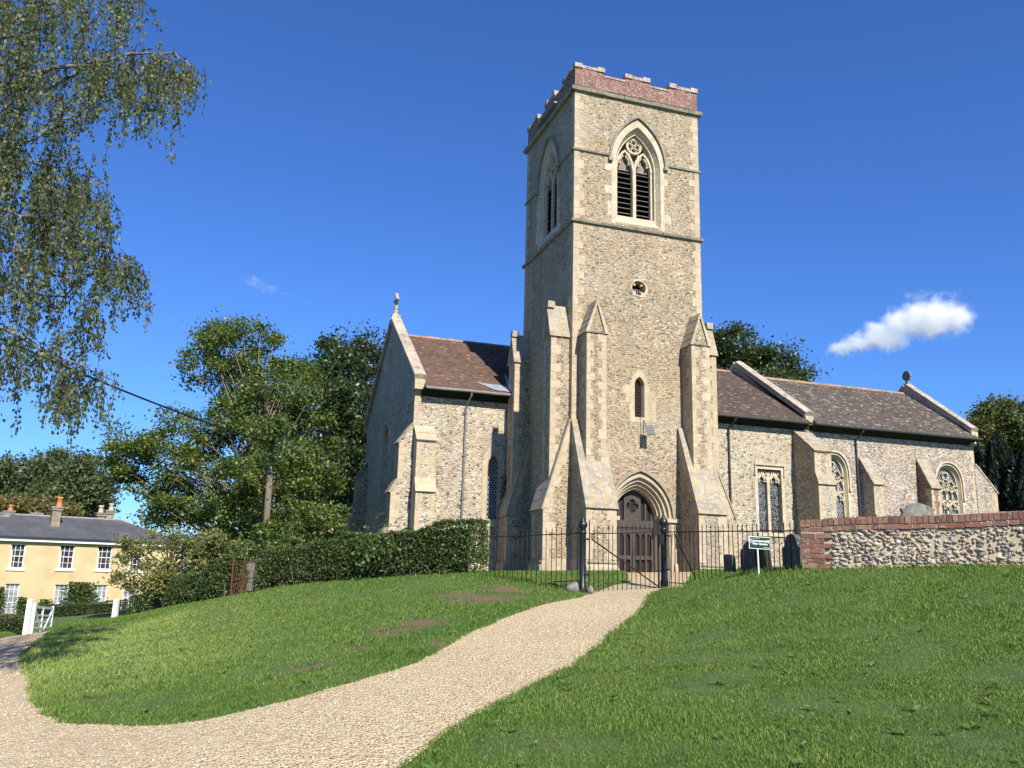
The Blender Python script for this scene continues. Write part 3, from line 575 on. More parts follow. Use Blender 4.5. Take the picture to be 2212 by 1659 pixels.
for u0, u1 in ((-.86, -.74), (-.58, -.5), (-.34, .34), (.5, .58), (.74, .86)):
    zt = lambda u: 3.74+max(0, (1-(abs(u)/.86)**1.75))*1.05
    if u0 == -.34: b.sheet(PS, [(CX-.34, 3.68), (CX+.34, 3.68), (CX+.34, zt(.34)), (CX, 4.78), (CX-.34, zt(.34))], [foil(CX, 4.2, .25)], Y0+.015, 0); b.reveal(PS, foil(CX, 4.2, .25), Y0+.015, Y0+.1, 0)
    else: b.slab(PS, [(CX+u0, 3.68), (CX+u1, 3.68), (CX+u1, zt(u1)), (CX+u0, zt(u0))], Y0+.02, Y0+.1, 0)
b.strip(PS, arch(CX, .84, 3.68, 3.74, 4.77, 12)[1:-1], .07, Y0-.005, Y0+.1, False, 0)
b.build('door', [m_dw, m_dwd], tower)
# plinth of tower
b = MB(); b.hexa([(12.6, YA-.12, 1), (13.0, YA-.12, 1), (13.0, YA, 1), (12.6, YA, 1)], [(12.6, YA-.1, 2.1), (13.0, YA-.1, 2.1), (13.0, YA-.0, 2.2), (12.6, YA, 2.2)]); b.build('plinth', m_st, tower); b = MB(); b.hexa([(15.6, YA-.12, 1), (15.9, YA-.12, 1), (15.9, YA, 1), (15.6, YA, 1)], [(15.6, YA-.1, 2.1), (15.9, YA-.1, 2.1), (15.9, YA, 2.2), (15.6, YA, 2.2)]); b.build('plinth', m_st, tower); b = MB()
b.hexa([(XA-.12, 29.2, 1), (XA, 29.2, 1), (XA, 32.4, 1), (XA-.12, 32.4, 1)], [(XA-.1, 29.2, 2.1), (XA, 29.2, 2.2), (XA, 32.4, 2.2), (XA-.1, 32.4, 2.1)]); b.build('plinth', m_st, tower)

# tower buttresses: local (o outward, a along) -> world
def tbutt(f, lo0, lo1, up0, up1, pl, pu=.75, knob=True, capmat=1, gz=1.2):
    """0 flint 1 slab 2 stone"""
    m = MB()
    def hx(a0, a1, prof, mi=0):
        n = len(prof); V = [f(o, a0, z) for o, z in prof]+[f(o, a1, z) for o, z in prof]
        m.add(V, [tuple(range(n)), tuple(range(n, 2*n))[::-1]]+[(i, n+i, n+(i+1) % n, (i+1) % n) for i in range(n)], mi)
    zt = 7.1
    hx(lo0, lo1, [(-.05, gz-.3), (pl, gz-.3), (pl, 3.95), (.03, zt), (-.05, zt)], 0)
    hx(lo0-.02, lo1+.02, [(-.05, gz-.4), (pl+.16, gz-.4), (pl+.1, 1.95), (pl+.05, 2.02), (pl+.05, 2.12), (pl-.1, 2.2), (-.05, 2.2)], 2)
    hx(lo0+.02, lo1-.02, [(-.05, 2.08), (pl+.09, 2.08), (pl+.09, 2.13), (-.05, 2.2)], 3)
    # weathering: slabs in courses
    N = 9; L = math.hypot(pl-.03, zt-3.95); dx, dz = (.03-pl)/L, (zt-3.95)/L; nx, nz = dz, -dx
    for k in range(N):
        s0, s1 = -.09+k*(L+.09)/N, -.09+(k+1)*(L+.09)/N; th0, th1 = .056, .052
        pts = [(pl+dx*s0, 3.95+dz*s0), (pl+dx*s0+nx*th0, 3.95+dz*s0+nz*th0), (pl+dx*s1+nx*th1, 3.95+dz*s1+nz*th1), (pl+dx*s1, 3.95+dz*s1)]
        a = lo0-.045
        while a < lo1+.04:
            e = min(lo1+.045, a+random.uniform(.3, .5)); e = lo1+.045 if lo1-e < .15 else e; hx(a, e-.002, pts, 1); a = e
    hx(up0, up1, [(-.05, 3.6), (pu, 3.6), (pu, 10.25), (-.05, 10.25)], 0)
    # quoins: upper and lower edges
    z = 3.9; k = 0
    while z < 10.2:
        h = min(random.uniform(.24, .36), 10.22-z); wa, wb = (.3, .19) if k % 2 else (.17, .32); d = .38 if k % 2 else .2
        hx(up0-.006, up0+wa*random.uniform(.8, 1.1), [(pu-d, z), (pu+.006, z), (pu+.006, z+h-.008), (pu-d, z+h-.008)], 2); hx(up1-wb*random.uniform(.8, 1.1), up1+.006, [(pu-d, z), (pu+.006, z), (pu+.006, z+h-.008), (pu-d, z+h-.008)], 2); z += h; k += 1
    z = 2.2; k = 0
    while z < 3.85:
        h = min(random.uniform(.26, .36), 3.86-z); wa, wb = (.34, .24) if k % 2 else (.22, .36); d = .45 if k % 2 else .22
        hx(lo0-.006, lo0+wa, [(pl-d, z), (pl+.006, z), (pl+.006, z+h-.008), (pl-d, z+h-.008)], 2); hx(lo1-wb, lo1+.006, [(pl-d, z), (pl+.006, z), (pl+.006, z+h-.008), (pl-d, z+h-.008)], 2); z += h; k += 1
    # raking edge stones beside the weathering
    for k in range(8):
        s0, s1 = k*L/8, (k+1)*L/8-.01; wq = .2 if k % 2 else .32
        for a0, a1 in ((lo0-.006, lo0+.12), (lo1-.12, lo1+.006)): hx(a0, a1, [(pl+dx*s0, 3.95+dz*s0), (pl+dx*s1, 3.95+dz*s1), (pl+dx*s1-nx*wq, 3.95+dz*s1-nz*wq), (pl+dx*s0-nx*wq, 3.95+dz*s0-nz*wq)], 2)
    # gabled cap, ridge runs outward
    mid = (up0+up1)/2; ap, ez = 11.46, 10.24; hw = (up1-up0)/2
    for sg in (-1, 1):
        N = 5
        for k in range(N):
            t0, t1 = k/N, (k+1)/N; A0 = mid+sg*(hw+.07)*(1-t0); A1 = mid+sg*(hw+.07)*(1-t1); Z0_, Z1_ = ez-.06+(ap+.06-ez)*t0, ez-.06+(ap+.06-ez)*t1
            o_ = -.03
            while o_ < pu+.05:
                e = min(pu+.06, o_+random.uniform(.3, .5)); e = pu+.06 if pu-e < .12 else e; lf = random.uniform(.0, .014)
                q_ = [f(o_, A0+sg*lf, Z0_), f(e-.006, A0+sg*lf, Z0_), f(e-.006, A1, Z1_), f(o_, A1, Z1_)]; w_ = [f(o_, A0-sg*.09, Z0_-.0), f(e-.006, A0-sg*.09, Z0_), f(e-.006, A1-sg*.0001, Z1_-.12), f(o_, A1-sg*.0001, Z1_-.12)]; m.hexa(w_, q_, 1); o_ = e
        pts = [(mid+sg*(hw+.07), ez-.06), (mid, ap+.0), (mid, ap-.17), (mid+sg*(hw-.06), ez-.06)]
        m.add([f(pu+.066, a, z) for a, z in pts]+[f(pu-.05, a, z) for a, z in pts], [(0, 1, 2, 3), (7, 6, 5, 4), (0, 4, 5, 1), (1, 5, 6, 2), (2, 6, 7, 3), (3, 7, 4, 0)], 2)
    pts = [(up0, 10.25), (up1, 10.25), (mid, ap-.1)]; m.add([f(pu, a, z) for a, z in pts]+[f(-.03, a, z) for a, z in pts], [(0, 1, 2), (5, 4, 3), (0, 3, 4, 1), (1, 4, 5, 2), (2, 5, 3, 0)], 0)
    hx(up0-.06, up1+.06, [(pu-.1, ez-.09), (pu+.05, ez-.06), (pu+.07, ez-.01), (pu-.1, ez+.02)], 3)
    if knob: hx(mid-.13, mid+.13, [(pu-.2, ap-.12), (pu+.07, ap-.12), (pu+.05, ap+.14), (pu-.22, ap+.12)], 1)
    m.build('buttress', [m_ft, m_sl, m_st, m_strg], tower)
fS = lambda o, a, z: (a, YA-o, z); fW = lambda o, a, z: (XA-o, a, z); fE = lambda o, a, z: (XB+o, a, z)
tbutt(fS, XA+.005, 12.69, 11.82, 12.58, 1.36, .75, False); tbutt(fS, 15.85, XB-.005, 16.05, 16.8, 1.36, .75, False)
tbutt(fW, YA+.005, 29.2, YA+.22, 29.0, 1.02, .74); tbutt(fW, 32.4, YN-.03, 32.62, 33.36, .9, .66); tbutt(fE, YA+.25, 29.4, YA+.35, 29.15, 1.36, .8)
# floodlight
b = MB(); b.tube([(14.42, 28.07, 7.3), (14.42, 27.98, 7.25), (14.44, 27.95, 7.1), (14.45, 27.8, 7.02)], .018, 6)
V = [Vector(v) for v in ((-.15, 0, -.2), (.15, 0, -.2), (.15, 0, .2), (-.15, 0, .2), (-.11, .12, -.15), (.11, .12, -.15), (.11, .12, .15), (-.11, .12, .15))]; R_ = Matrix.Rotation(rad(-28), 3, 'X')@Matrix.Rotation(rad(-18), 3, 'Z')
b.hexa([R_@v+Vector((14.45, 27.62, 6.88)) for v in V[:4]], [R_@v+Vector((14.45, 27.62, 6.88)) for v in V[4:]]); b.tube([(14.3, 28.06, 7.4), (14.32, 28.05, 6.8)], .012, 5)
b.build('floodlight', m_lamp, ch)

# ------------------------------------------------------------------ nave and chancel
XW, XP, XE = 7.0, 25.83, 35.75; YNN = 45.4
EY, EZ = 33.03, 8.93; RY, RZ = 39.4, 12.72; CRY, CRZ = 37.6, 12.08
PN = Pln((0, YN, 0), (1, 0), (0, 1)); PG = Pln((XW, 0, 0), (0, 1), (1, 0))
lanN = arch(10.4, .235, 3.8, 5.95, 6.4, 7); sqw = [(22.98, 3.75), (22.98, 6.66), (24.26, 6.66), (24.26, 3.75)]
a1 = rarch(27.2, .74, 3.2, 6.55, 7.6, 9); a2 = rarch(34.0, .78, 3.2, 6.45, 7.52, 9); gw = rarch(39.4, 1.05, 4.25, 6.9, 8.2, 9)
n = MB(); n.sheet(PN, [(XW, .6), (XP, .6), (XP, 8.95), (XW, 8.95)], [lanN, sqw])
n.sheet(PG, [(YN, .4), (YNN, .4), (YNN, 9.0), (39.6, 13.2), (YN, 9.0)], [gw, [(39.9, 11.25), (40.15, 11.25), (40.15, 12.0), (39.9, 12.0)], [(39.4, 11.25), (39.65, 11.25), (39.65, 12.0), (39.4, 12.0)]])
n.add([(XW, YNN, .4), (XP, YNN, .4), (XP, YNN, 9), (XW, YNN, 9)], [(0, 1, 2, 3)])
n.prism([(YN-.02, 8.7), (YNN, 8.7), (39.0, 13.0)], 'x', XP-.25, XP+.12)      # wall between the two roofs
nave = n.build('nave', m_fn, ch, fix=False)
n = MB(); n.sheet(PN, [(XP, .6), (XE, .6), (XE, 8.95), (XP, 8.95)], [a1, a2]); n.add([(XE, YN, .6), (XE, 41.6, .6), (XE, 41.6, 9), (XE, 37.55, 12.2), (XE, YN, 9)], [(0, 1, 2, 3, 4)]); n.add([(XP, 41.6, .6), (XE, 41.6, .6), (XE, 41.6, 9), (XP, 41.6, 9)], [(0, 1, 2, 3)])
chan = n.build('chancel', m_fc, ch, fix=False)
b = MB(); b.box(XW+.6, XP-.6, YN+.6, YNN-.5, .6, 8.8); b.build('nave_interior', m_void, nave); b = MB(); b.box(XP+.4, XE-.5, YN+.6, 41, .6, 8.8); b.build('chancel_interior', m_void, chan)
# tiled slopes
def tiles(name, mat, par, x0, x1, ey, ez, ry, rz, g=.105, tw=.168, lift=.011):
    L = math.hypot(ry-ey, rz-ez); dy, dz = (ry-ey)/L, (rz-ez)/L; R = int(L/g); Vs = []; Fs = []
    for k in range(R):
        s0 = k*g; s1 = s0+g*1.25; xx = np.arange(x0-(tw/2 if k % 2 else 0), x1, tw); xa = np.maximum(xx, x0); xb = np.minimum(xx+tw-.004, x1); m = xb-xa > .02; xa, xb = xa[m], xb[m]; c = len(xa)
        sag = .03*np.sin(xa*.55+1)*math.sin(k/R*3.1)
        u0 = np.abs(rng.normal(0, lift*.5, c))+.014+sag; u1 = u0*0+sag+.001; j = rng.normal(0, .004, c)
        def P(x, s, u): return np.c_[x, ey+dy*s-dz*u, ez+dz*s+dy*u]
        b0 = len(Vs)*0
        V = np.stack([P(xa, s0+j, u0), P(xb, s0+j, u0+rng.normal(0, .003, c)), P(xb, s1+0*xa, u1), P(xa, s1+0*xa, u1), P(xa, s0+j, u0-.03), P(xb, s0+j, u0-.03)], 1).reshape(-1, 3)
        Vs.append(V)
    off = 0
    for V in Vs:
        c = len(V)//6; k = off+np.arange(c)[:, None]*6; Fs += [k+np.array([0, 1, 2, 3]), k+np.array([4, 5, 1, 0])]; off += len(V)
    return npmesh(name, np.concatenate(Vs), np.concatenate(Fs), mat, par)
rf = tiles('roof', m_tn, nave, XW+.3, 14.2, EY, EZ, RY, RZ); tiles('roof', m_te, nave, 14.2, XP-.2, EY, EZ, RY, RZ)
rf2 = tiles('roof', m_tc, chan, XP+.1, XE-.1, EY, EZ, CRY, CRZ)
tb = bpy.data.objects  # east part of the nave roof is darker and more lichened
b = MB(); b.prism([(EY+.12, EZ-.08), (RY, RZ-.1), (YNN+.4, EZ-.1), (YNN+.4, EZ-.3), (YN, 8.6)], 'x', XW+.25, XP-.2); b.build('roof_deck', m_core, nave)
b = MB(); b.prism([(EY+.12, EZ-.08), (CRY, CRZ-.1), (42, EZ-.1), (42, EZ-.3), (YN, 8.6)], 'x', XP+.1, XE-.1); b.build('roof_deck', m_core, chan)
def ridge(name, par, x0, x1, y, z):
    b = MB(); x = x0
    while x < x1-.05:
        e = min(x1, x+.33); k = random.uniform(-.012, .012); pts = [(y-.15, z-.1+k), (y-.11, z-.02+k), (y-.05, z+.045+k), (y+.05, z+.045+k), (y+.11, z-.02+k), (y+.15, z-.1+k)]; b.prism(pts, 'x', x, e-.008); x = e
    b.build(name, m_ridge, par)
ridge('ridge_tiles', nave, XW+.35, XP-.2, RY, RZ); ridge('ridge_tiles', chan, XP+.1, XE-.2, CRY, CRZ)
# gable copings
def coping(name, par, x0, x1, feet, ap, th=.17, depth=.5, wall=None):
    b = MB()
    for (fy, fz) in feet:
        L = math.hypot(ap[0]-fy, ap[1]-fz); dy, dz = (ap[0]-fy)/L, (ap[1]-fz)/L; nz_ = abs(dy); ny = -dz*(1 if dy > 0 else -1); s = 0
        while s < L-.05:
            e = min(L, s+random.uniform(.5, .8)); e = L if L-e < .3 else e; j = random.uniform(0, .012)
            def q(s_, u): return (fy+dy*s_+ny*u, fz+dz*s_+nz_*u)
            pts = [q(s, -.06), q(e-.006, -.06), q(e-.006, th+j), q(s, th+j)]; b.add([(x0, y, z) for y, z in pts]+[(x1, y, z) for y, z in pts]+[((x0+x1)/2, pts[2][0]+ny*.07, pts[2][1]+nz_*.07), ((x0+x1)/2, pts[3][0]+ny*.07, pts[3][1]+nz_*.07)],
                [(3, 2, 1, 0), (4, 5, 6, 7), (0, 1, 5, 4), (1, 2, 8, 6, 5), (3, 0, 4, 7, 9), (2, 3, 9, 8), (6, 8, 9, 7)]); s = e
        b.box(x0+.03, x1-.03, min(fy-.04, fy+.5), max(fy+.04, fy+.5) if dy > 0 else fy+.05, fz-.42, fz-.02, 1)
    b.build(name, [m_cop, m_st], par)
coping('gable_coping', nave, XW-.12, XW+.36, [(33.3, 9.25), (45.9, 9.25)], (39.6, 13.42))
coping('parapet_coping', nave, XP-.32, XP+.18, [(33.3, 9.28), (44.6, 9.28)], (39.0, 13.02))
coping('gable_coping', chan, XE-.32, XE+.14, [(33.3, 9.3), (41.8, 9.3)], (37.5, 12.42))
b = MB(); b.prism([(YN-.25, 8.6), (YN+.6, 8.6), (37.6, 12.1), (41.7, 9.0), (41.7, 9.2), (37.5, 12.45), (YN-.1, 9.2)], 'x', XE-.28, XE+.02); b.build('east_gable', m_fc, chan)
# crosses
b = MB(); c0 = (XW+.12, 39.6, 13.5); b.box(c0[0]-.2, c0[0]+.2, c0[1]-.22, c0[1]+.22, 13.4, 13.68); b.lathe((c0[0], c0[1], 13.68), [(.17, 0), (.12, .1), (.1, .14), (.13, .18), (.1, .22), (.09, .3), (.13, .34), (.09, .38), (.1, .5), (.07, .52)], 10)
b.box(c0[0]-.06, c0[0]+.06, c0[1]-.09, c0[1]+.09, 14.15, 14.72); b.box(c0[0]-.055, c0[0]+.055, c0[1]-.27, c0[1]+.27, 14.38, 14.54)
for a_, z_ in ((-.27, 14.46), (.27, 14.46), (0, 14.72)): b.lathe((c0[0], c0[1]+a_, z_-.09), [(.05, 0), (.1, .05), (.1, .13), (.05, .18)], 8)
b.build('gable_cross', m_cop, nave)
b = MB(); cx_, cy_, cz_ = XE-.08, 37.5, 12.5; b.box(cx_-.16, cx_+.16, cy_-.18, cy_+.18, 12.42, 12.62); b.box(cx_-.06, cx_+.06, cy_-.07, cy_+.07, 12.6, 13.34); b.box(cx_-.055, cx_+.055, cy_-.3, cy_+.3, 13.0, 13.13)
PC = lambda u, z, d: (cx_-.05+d, cy_+u, z); b.strip(PC, circ(0, 13.07, .24, 18), .08, 0, .1, True); b.build('gable_cross', m_hs, chan)
# gutters and downpipes
def gutter(par, x0, x1, m):
    b = MB(); b.tube([(x0+(x1-x0)*i/6, EY-.02, EZ-.06+random.uniform(-.008, .008)) for i in range(7)], .06, 8); b.build('gutter', m, par)
def pipe(par, x, z1, zb, m):
    b = MB(); b.tube([(x+.1, EY, EZ-.1), (x+.1, EY+.03, EZ-.22), (x, YN-.12, z1), (x, YN-.08, z1-.15), (x, YN-.08, zb)], .042, 8)
    z = z1-.2
    while z > zb: b.tube([(x, YN-.08, z), (x, YN-.08, z-.09)], .056, 8); b.box(x-.09, x+.09, YN-.05, YN, z-.08, z-.02); z -= 1.75
    b.build('downpipe', m, par)
gutter(nave, XW+.32, 10.95, m_gut); gutter(nave, 17.2, XP-.1, m_gutd); gutter(chan, XP+.02, XE+.08, m_gutd)
pipe(nave, 9.13, 8.3, 1.4, m_gut); pipe(nave, 21.5, 8.4, 2, m_gutd); pipe(chan, 28.5, 8.4, 2, m_gutd)
# patch of lead flashing beside the tower
b = MB(); yz = lambda s: (EY+(RY-EY)*s, EZ+(RZ-EZ)*s+.05); 
b.add([(9.6, *yz(.13)), (10.25, *yz(.02)), (11.3, *yz(.0)), (11.3, *yz(.1)), (10.6, *yz(.12))], [(0, 1, 2, 3, 4)]); b.add([(10.9, *yz(.08)), (11.1, *yz(.02)), (11.15, *yz(.02)), (11.0, yz(.2)[0], yz(.2)[1]+.35)], [(0, 1, 2, 3)]); b.build('lead_flashing', m_lead, nave, fix=False)
# lancet, gable window, slits
b = MB(); sur = arch(10.4, .46, 3.55, 6.0, 6.85, 7); b.frame(PN, sur, arch(10.4, .26, 3.75, 5.95, 6.45, 7), -.01, .06); b.reveal(PN, arch(10.4, .26, 3.75, 5.95, 6.45, 7), -.01, .16, 0, lanN); b.reveal(PN, lanN, .16, .3)
b.slab(PN, [(9.9, 3.5), (10.9, 3.5), (10.9, 3.7), (9.9, 3.7)], -.04, .3); lw = b.build('lancet_window', m_st, nave)
b = MB(); b.slab(PN, lanN, .2, .24); b.build('pane', m_lat, nave)
b = MB(); b.strip(PG, rarch(39.4, 1.16, 6.5, 6.9, 8.36, 9)[1:-1], .1, -.1, .05); b.reveal(PG, gw, -.01, .3, 0); b.frame(PG, rarch(39.4, 1.2, 4.1, 6.9, 8.34), rarch(39.4, 1.04, 4.26, 6.9, 8.18), -.008, .05)
for u in (-.35, .35): b.slab(PG, [(39.4+u-.06, 4.25), (39.4+u+.06, 4.25), (39.4+u+.06, 7.0), (39.4+u-.06, 7.0)], .16, .34)
for u in (-.7, 0, .7): b.strip(PG, arch(39.4+u, .33, 6.4, 6.6, 7.15, 6)[1:-1], .08, .17, .34); b.strip(PG, circ(39.4+u*.6, 7.45 if u else 7.75, .22, 14), .07, .18, .34, True)
b.slab(PG, [(38.3, 4.1), (40.5, 4.1), (40.5, 4.28), (38.3, 4.28)], -.08, .35); b.build('gable_window', m_tr, nave)
b = MB(); b.slab(PG, gw, .3, .33); b.build('pane', m_lat, nave)
b = MB(); b.frame(PG, [(39.25, 11.1), (39.25, 12.2), (40.3, 12.2), (40.3, 11.1)], [(39.4, 11.25), (39.4, 12.0), (40.15, 12.0), (40.15, 11.25)], -.012, .2); b.slab(PG, [(39.66, 11.25), (39.89, 11.25), (39.89, 12.0), (39.66, 12.0)], -.012, .2); b.build('gable_vent', m_st, nave)
# square headed two light window
b = MB(); b.frame(PN, [(22.83, 3.7), (22.83, 6.82), (24.41, 6.82), (24.41, 3.7)], [(22.99, 3.76), (22.99, 6.65), (24.25, 6.65), (24.25, 3.76)], -.012, .1); b.reveal(PN, sqw, -.01, .35)
b.strip(PN, [(22.84, 6.35), (22.84, 6.86), (24.4, 6.86), (24.4, 6.35)], .09, -.09, .05)
b.slab(PN, [(23.55, 3.75), (23.69, 3.75), (23.69, 6.5), (23.55, 6.5)], .1, .3); b.slab(PN, [(22.9, 3.62), (24.35, 3.62), (24.35, 3.78), (22.9, 3.78)], -.07, .35)
for u in (23.3, 23.94):
    b.strip(PN, arch(u, .29, 5.95, 6.02, 6.42, 7)[1:-1], .075, .12, .3)
    for s2 in (-1, 1): b.strip(PN, circ(u+s2*.17, 6.5, .08, 10), .05, .14, .3, True); b.strip(PN, [(u+s2*.27, 6.12), (u+s2*.12, 6.08), (u+s2*.14, 6.24), (u+s2*.02, 6.35)], .05, .14, .3)
    b.strip(PN, [(u, 6.42), (u, 6.66)], .07, .13, .3)
b.build('square_window', m_tr, nave)
b = MB(); b.slab(PN, sqw, .26, .3); b.build('pane', m_stg, nave)
# arched traceried windows of the chancel
for o, c, a, zs, ap in ((a1, 27.2, .74, 6.55, 7.6), (a2, 34.0, .78, 6.45, 7.52)):
    b = MB(); b.strip(PN, rarch(c, a+.1, zs-.55, zs, ap+.14)[0:], .09, -.09, .05); b.frame(PN, rarch(c, a+.09, 3.1, zs, ap+.09), rarch(c, a-.01, 3.2, zs, ap-.01), -.012, .06); b.reveal(PN, o, -.01, .16, 0, rarch(c, a-.08, 3.2, zs, ap-.09)); b.frame(PN, rarch(c, a-.08, 3.2, zs, ap-.09), rarch(c, a-.13, 3.25, zs, ap-.14), .16, .3)
    for sg in (-1, 1): b.slab(PN, [(c+sg*(a+.1)-.07, zs-.66), (c+sg*(a+.1)+.07, zs-.66), (c+sg*(a+.1)+.07, zs-.52), (c+sg*(a+.1)-.07, zs-.52)], -.11, .05)
    d0, d1 = .16, .32; b.slab(PN, [(c-.055, 3.2), (c+.055, 3.2), (c+.055, zs-.1), (c-.055, zs-.1)], d0, d1); zt = zs-.75; b.slab(PN, [(c-a+.1, zt), (c+a-.1, zt), (c+a-.1, zt+.09), (c-a+.1, zt+.09)], d0, d1)
    for sg in (-1, 1):
        l = c+sg*(a-.12)/2; hw = (a-.15)/2; b.strip(PN, arch(l, hw, zt-.5, zt-.42, zt-.02, 6)[1:-1], .06, d0, d1)
        for s2 in (-1, 1): b.strip(PN, [(l+s2*hw*.9, zt-.3), (l+s2*hw*.4, zt-.36), (l+s2*hw*.45, zt-.18), (l, zt-.06)], .045, d0+.02, d1)
        b.slab(PN, [(l-.03, zt+.05), (l+.03, zt+.05), (l+.03, zt+.62), (l-.03, zt+.62)], d0, d1)
        for s2 in (-1, 1): b.strip(PN, arch(l+s2*hw*.5, hw*.46, zt+.3, zt+.38, zt+.62, 5)[1:-1], .045, d0, d1)
        b.strip(PN, foil(l+sg*.0, zt+.86, .19, 4, 5), .045, d0, d1, True)
        b.strip(PN, circ(c+sg*(a-.2), zt+.72, .1, 10), .04, d0, d1, True)
        b.strip(PN, [(c, zt+.5), (c+sg*.2, zt+.78), (c+sg*.1, zt+1.25)], .055, d0, d1)
    b.strip(PN, foil(c, zt+1.28, .2, 4, 5, math.pi/4), .045, d0, d1, True); b.strip(PN, circ(c, zt+.86, .1, 10), .04, d0, d1, True)
    for sg in (-1, 1):
        z = 3.3
        while z < zs-.4: h = random.uniform(.25, .4); b.slab(PN, [(c+sg*(a+.08), z), (c+sg*(a+.1+random.choice((0, .12, .2))), z), (c+sg*(a+.12), z+h-.01), (c+sg*(a+.08), z+h-.01)], -.008, .05); z += h
    b.build('arched_window', m_tr, chan); b = MB(); b.slab(PN, o, .28, .31); b.build('pane', m_lat, chan)
    b = MB()
    for i in range(26): t_ = math.pi*(.06+.88*i/25); u, z = c+(a+.28)*math.cos(t_), zs+(ap-zs+.27)*math.sin(t_); tx, tz = math.cos(t_), math.sin(t_); px, pz = -tz, tx; b.slab(PN, [(u-tx*.11-px*.032, z-tz*.11-pz*.032), (u+tx*.11-px*.036, z+tz*.11-pz*.036), (u+tx*.11+px*.036, z+tz*.11+pz*.036), (u-tx*.11+px*.032, z-tz*.11+pz*.032)], -.006, .03)
    b.build('brick_arch', bricks('arch_brick%d' % int(c), (.25, .16, .14), (.2, .15, .14), (.4, .33, .27), .8), chan)
# quoins of nave and chancel
for a_ in ((XW, YN, 1, 1, 7.3, 9.0, .18, .34), (XW, YNN, 1, -1, 1, 9.0, .18, .34), (XP+.2, YN, -1, 1, 8.55, 9.0, .1, .22, .04)): q = MB(); quoins(q, *a_); q.build('quoins', m_st, nave)
q = MB(); quoins(q, XE, YN, -1, 1, 3, 9.0, .2, .36, .01); q.build('quoins', m_st, chan)
# buttresses of nave and chancel
def sbutt(par, f, a0, a1, stages, zb, mats, name='buttress', quo=True, th=.06):
    """stages: list of (proj, z_bottom_of_slope, z_top_of_slope) from the top down"""
    m = MB(); pin = -.05
    def hx(b0, b1, prof, mi=0):
        n = len(prof); V = [f(o, b0, z) for o, z in prof]+[f(o, b1, z) for o, z in prof]; m.add(V, [tuple(range(n)), tuple(range(n, 2*n))[::-1]]+[(i, n+i, n+(i+1) % n, (i+1) % n) for i in range(n)], mi)
    prof = [(-.05, zb), (stages[-1][0], zb)]; prev = 0
    for i, (p, z0, z1) in reversed(list(enumerate(stages))): prof += [(p, z0), (stages[i-1][0] if i else 0.0, z1)]
    hx(a0, a1, prof+[(-.05, stages[0][2])], 0)
    for i, (p, z0, z1) in enumerate(stages):
        p0 = stages[i-1][0] if i else 0.; L = math.hypot(p-p0, z1-z0); dx, dz = (p0-p)/L, (z1-z0)/L; nx, nz = dz, -dx; K = max(1, int(L/.42)); ov = .07 if p > p0 else 0
        for k in range(K):
            s0 = -ov+k*(L+ov)/K; s1 = -ov+(k+1)*(L+ov)/K; pts = [(p+dx*s0, z0+dz*s0), (p+dx*s0+nx*(th+.015), z0+dz*s0+nz*(th+.015)), (p+dx*s1+nx*th, z0+dz*s1+nz*th), (p+dx*s1, z0+dz*s1)]; hx(a0-.04, a1+.04, pts, 1)
        z = stages[i+1][2] if i+1 < len(stages) else zb; k = 0
        while quo and z < z0-.08:
            h = min(random.uniform(.24, .36), z0-.02-z); wa = (.3, .18)[k % 2]*(a1-a0)/.8; d = (.2, .36)[k % 2]
            hx(a0-.006, a0+wa, [(p-d, z), (p+.006, z), (p+.006, z+h-.008), (p-d, z+h-.008)], 2); hx(a1-wa*.9, a1+.006, [(p-d, z), (p+.006, z), (p+.006, z+h-.008), (p-d, z+h-.008)], 2); z += h; k += 1
    return m.build(name, mats, par)
nS = lambda o, a, z: (a, YN-o, z); nW = lambda o, a, z: (XW-o, a, z); nE = lambda o, a, z: (XE+o, a, z)
sbutt(nave, nW, YN+.02, 34.35, [(.53, 6.68, 7.45), (.76, 4.72, 5.18), (.95, 3.1, 3.35)], .8, [m_fn, m_sl, m_st])
sbutt(nave, nS, XW+.05, 7.8, [(.6, 6.72, 7.34), (.82, 4.72, 5.2)], .8, [m_fn, m_st, m_st])
sbutt(nave, nW, 44.6, 45.38, [(.5, 6.3, 7.1), (.75, 4.6, 5.0), (.95, 3.0, 3.3)], .5, [m_fn, m_sl, m_st])
sbutt(nave, nS, 24.97, 25.86, [(1.5, 7.42, 8.56), (1.68, 5.95, 6.4)], 1.5, [m_fc, m_sl, m_st])
sbutt(chan, nS, 28.68, 29.2, [(.86, 6.2, 7.5), (1.05, 4.45, 4.8)], 1.5, [m_fc, m_sl, m_st])
sbutt(chan, nS, 32.1, 32.66, [(.8, 6.22, 7.66)], 1.5, [m_br, m_sl, m_st])
sbutt(chan, nE, YN-.05, 34.3, [(1.25, 6.3, 7.65)], 1.5, [m_fc, m_cop, m_st])

# ================================================================== FOREGROUND WALL, RAILINGS, GATE
def copyo(o, parent=None, loc=None, rotz=None, name=None):
    c = o.copy(); COL.objects.link(c)
    if parent: c.parent = parent; c.matrix_parent_inverse = parent.matrix_basis.inverted() if parent.parent is None else Matrix()
    if loc is not None: c.location = loc
    if rotz is not None: c.rotation_euler = (c.rotation_euler.x, c.rotation_euler.y, rotz)
    return c
WA = at(1731, 1180, 13.25); WB = at(2300, 1180, 12.0); WA.z = WB.z = 0
wl = (WB-WA).length; wt = (WB-WA).normalized(); wn = Vector((-wt.y, wt.x, 0))      # wn points away from the viewer
wall = thing('flint_wall', 'low cobbled flint boundary wall with a red brick end and coping', 'wall', (WA.x, WA.y, 1.8))
PF = Pln((WA.x, WA.y), (wt.x, wt.y), (wn.x, wn.y))
ztop = lambda u: 2.545+.145*u/wl*1.05+.012*math.sin(u*2.2); zbase = lambda u: 1.5+.1*u/wl
b = MB(); n_ = 24
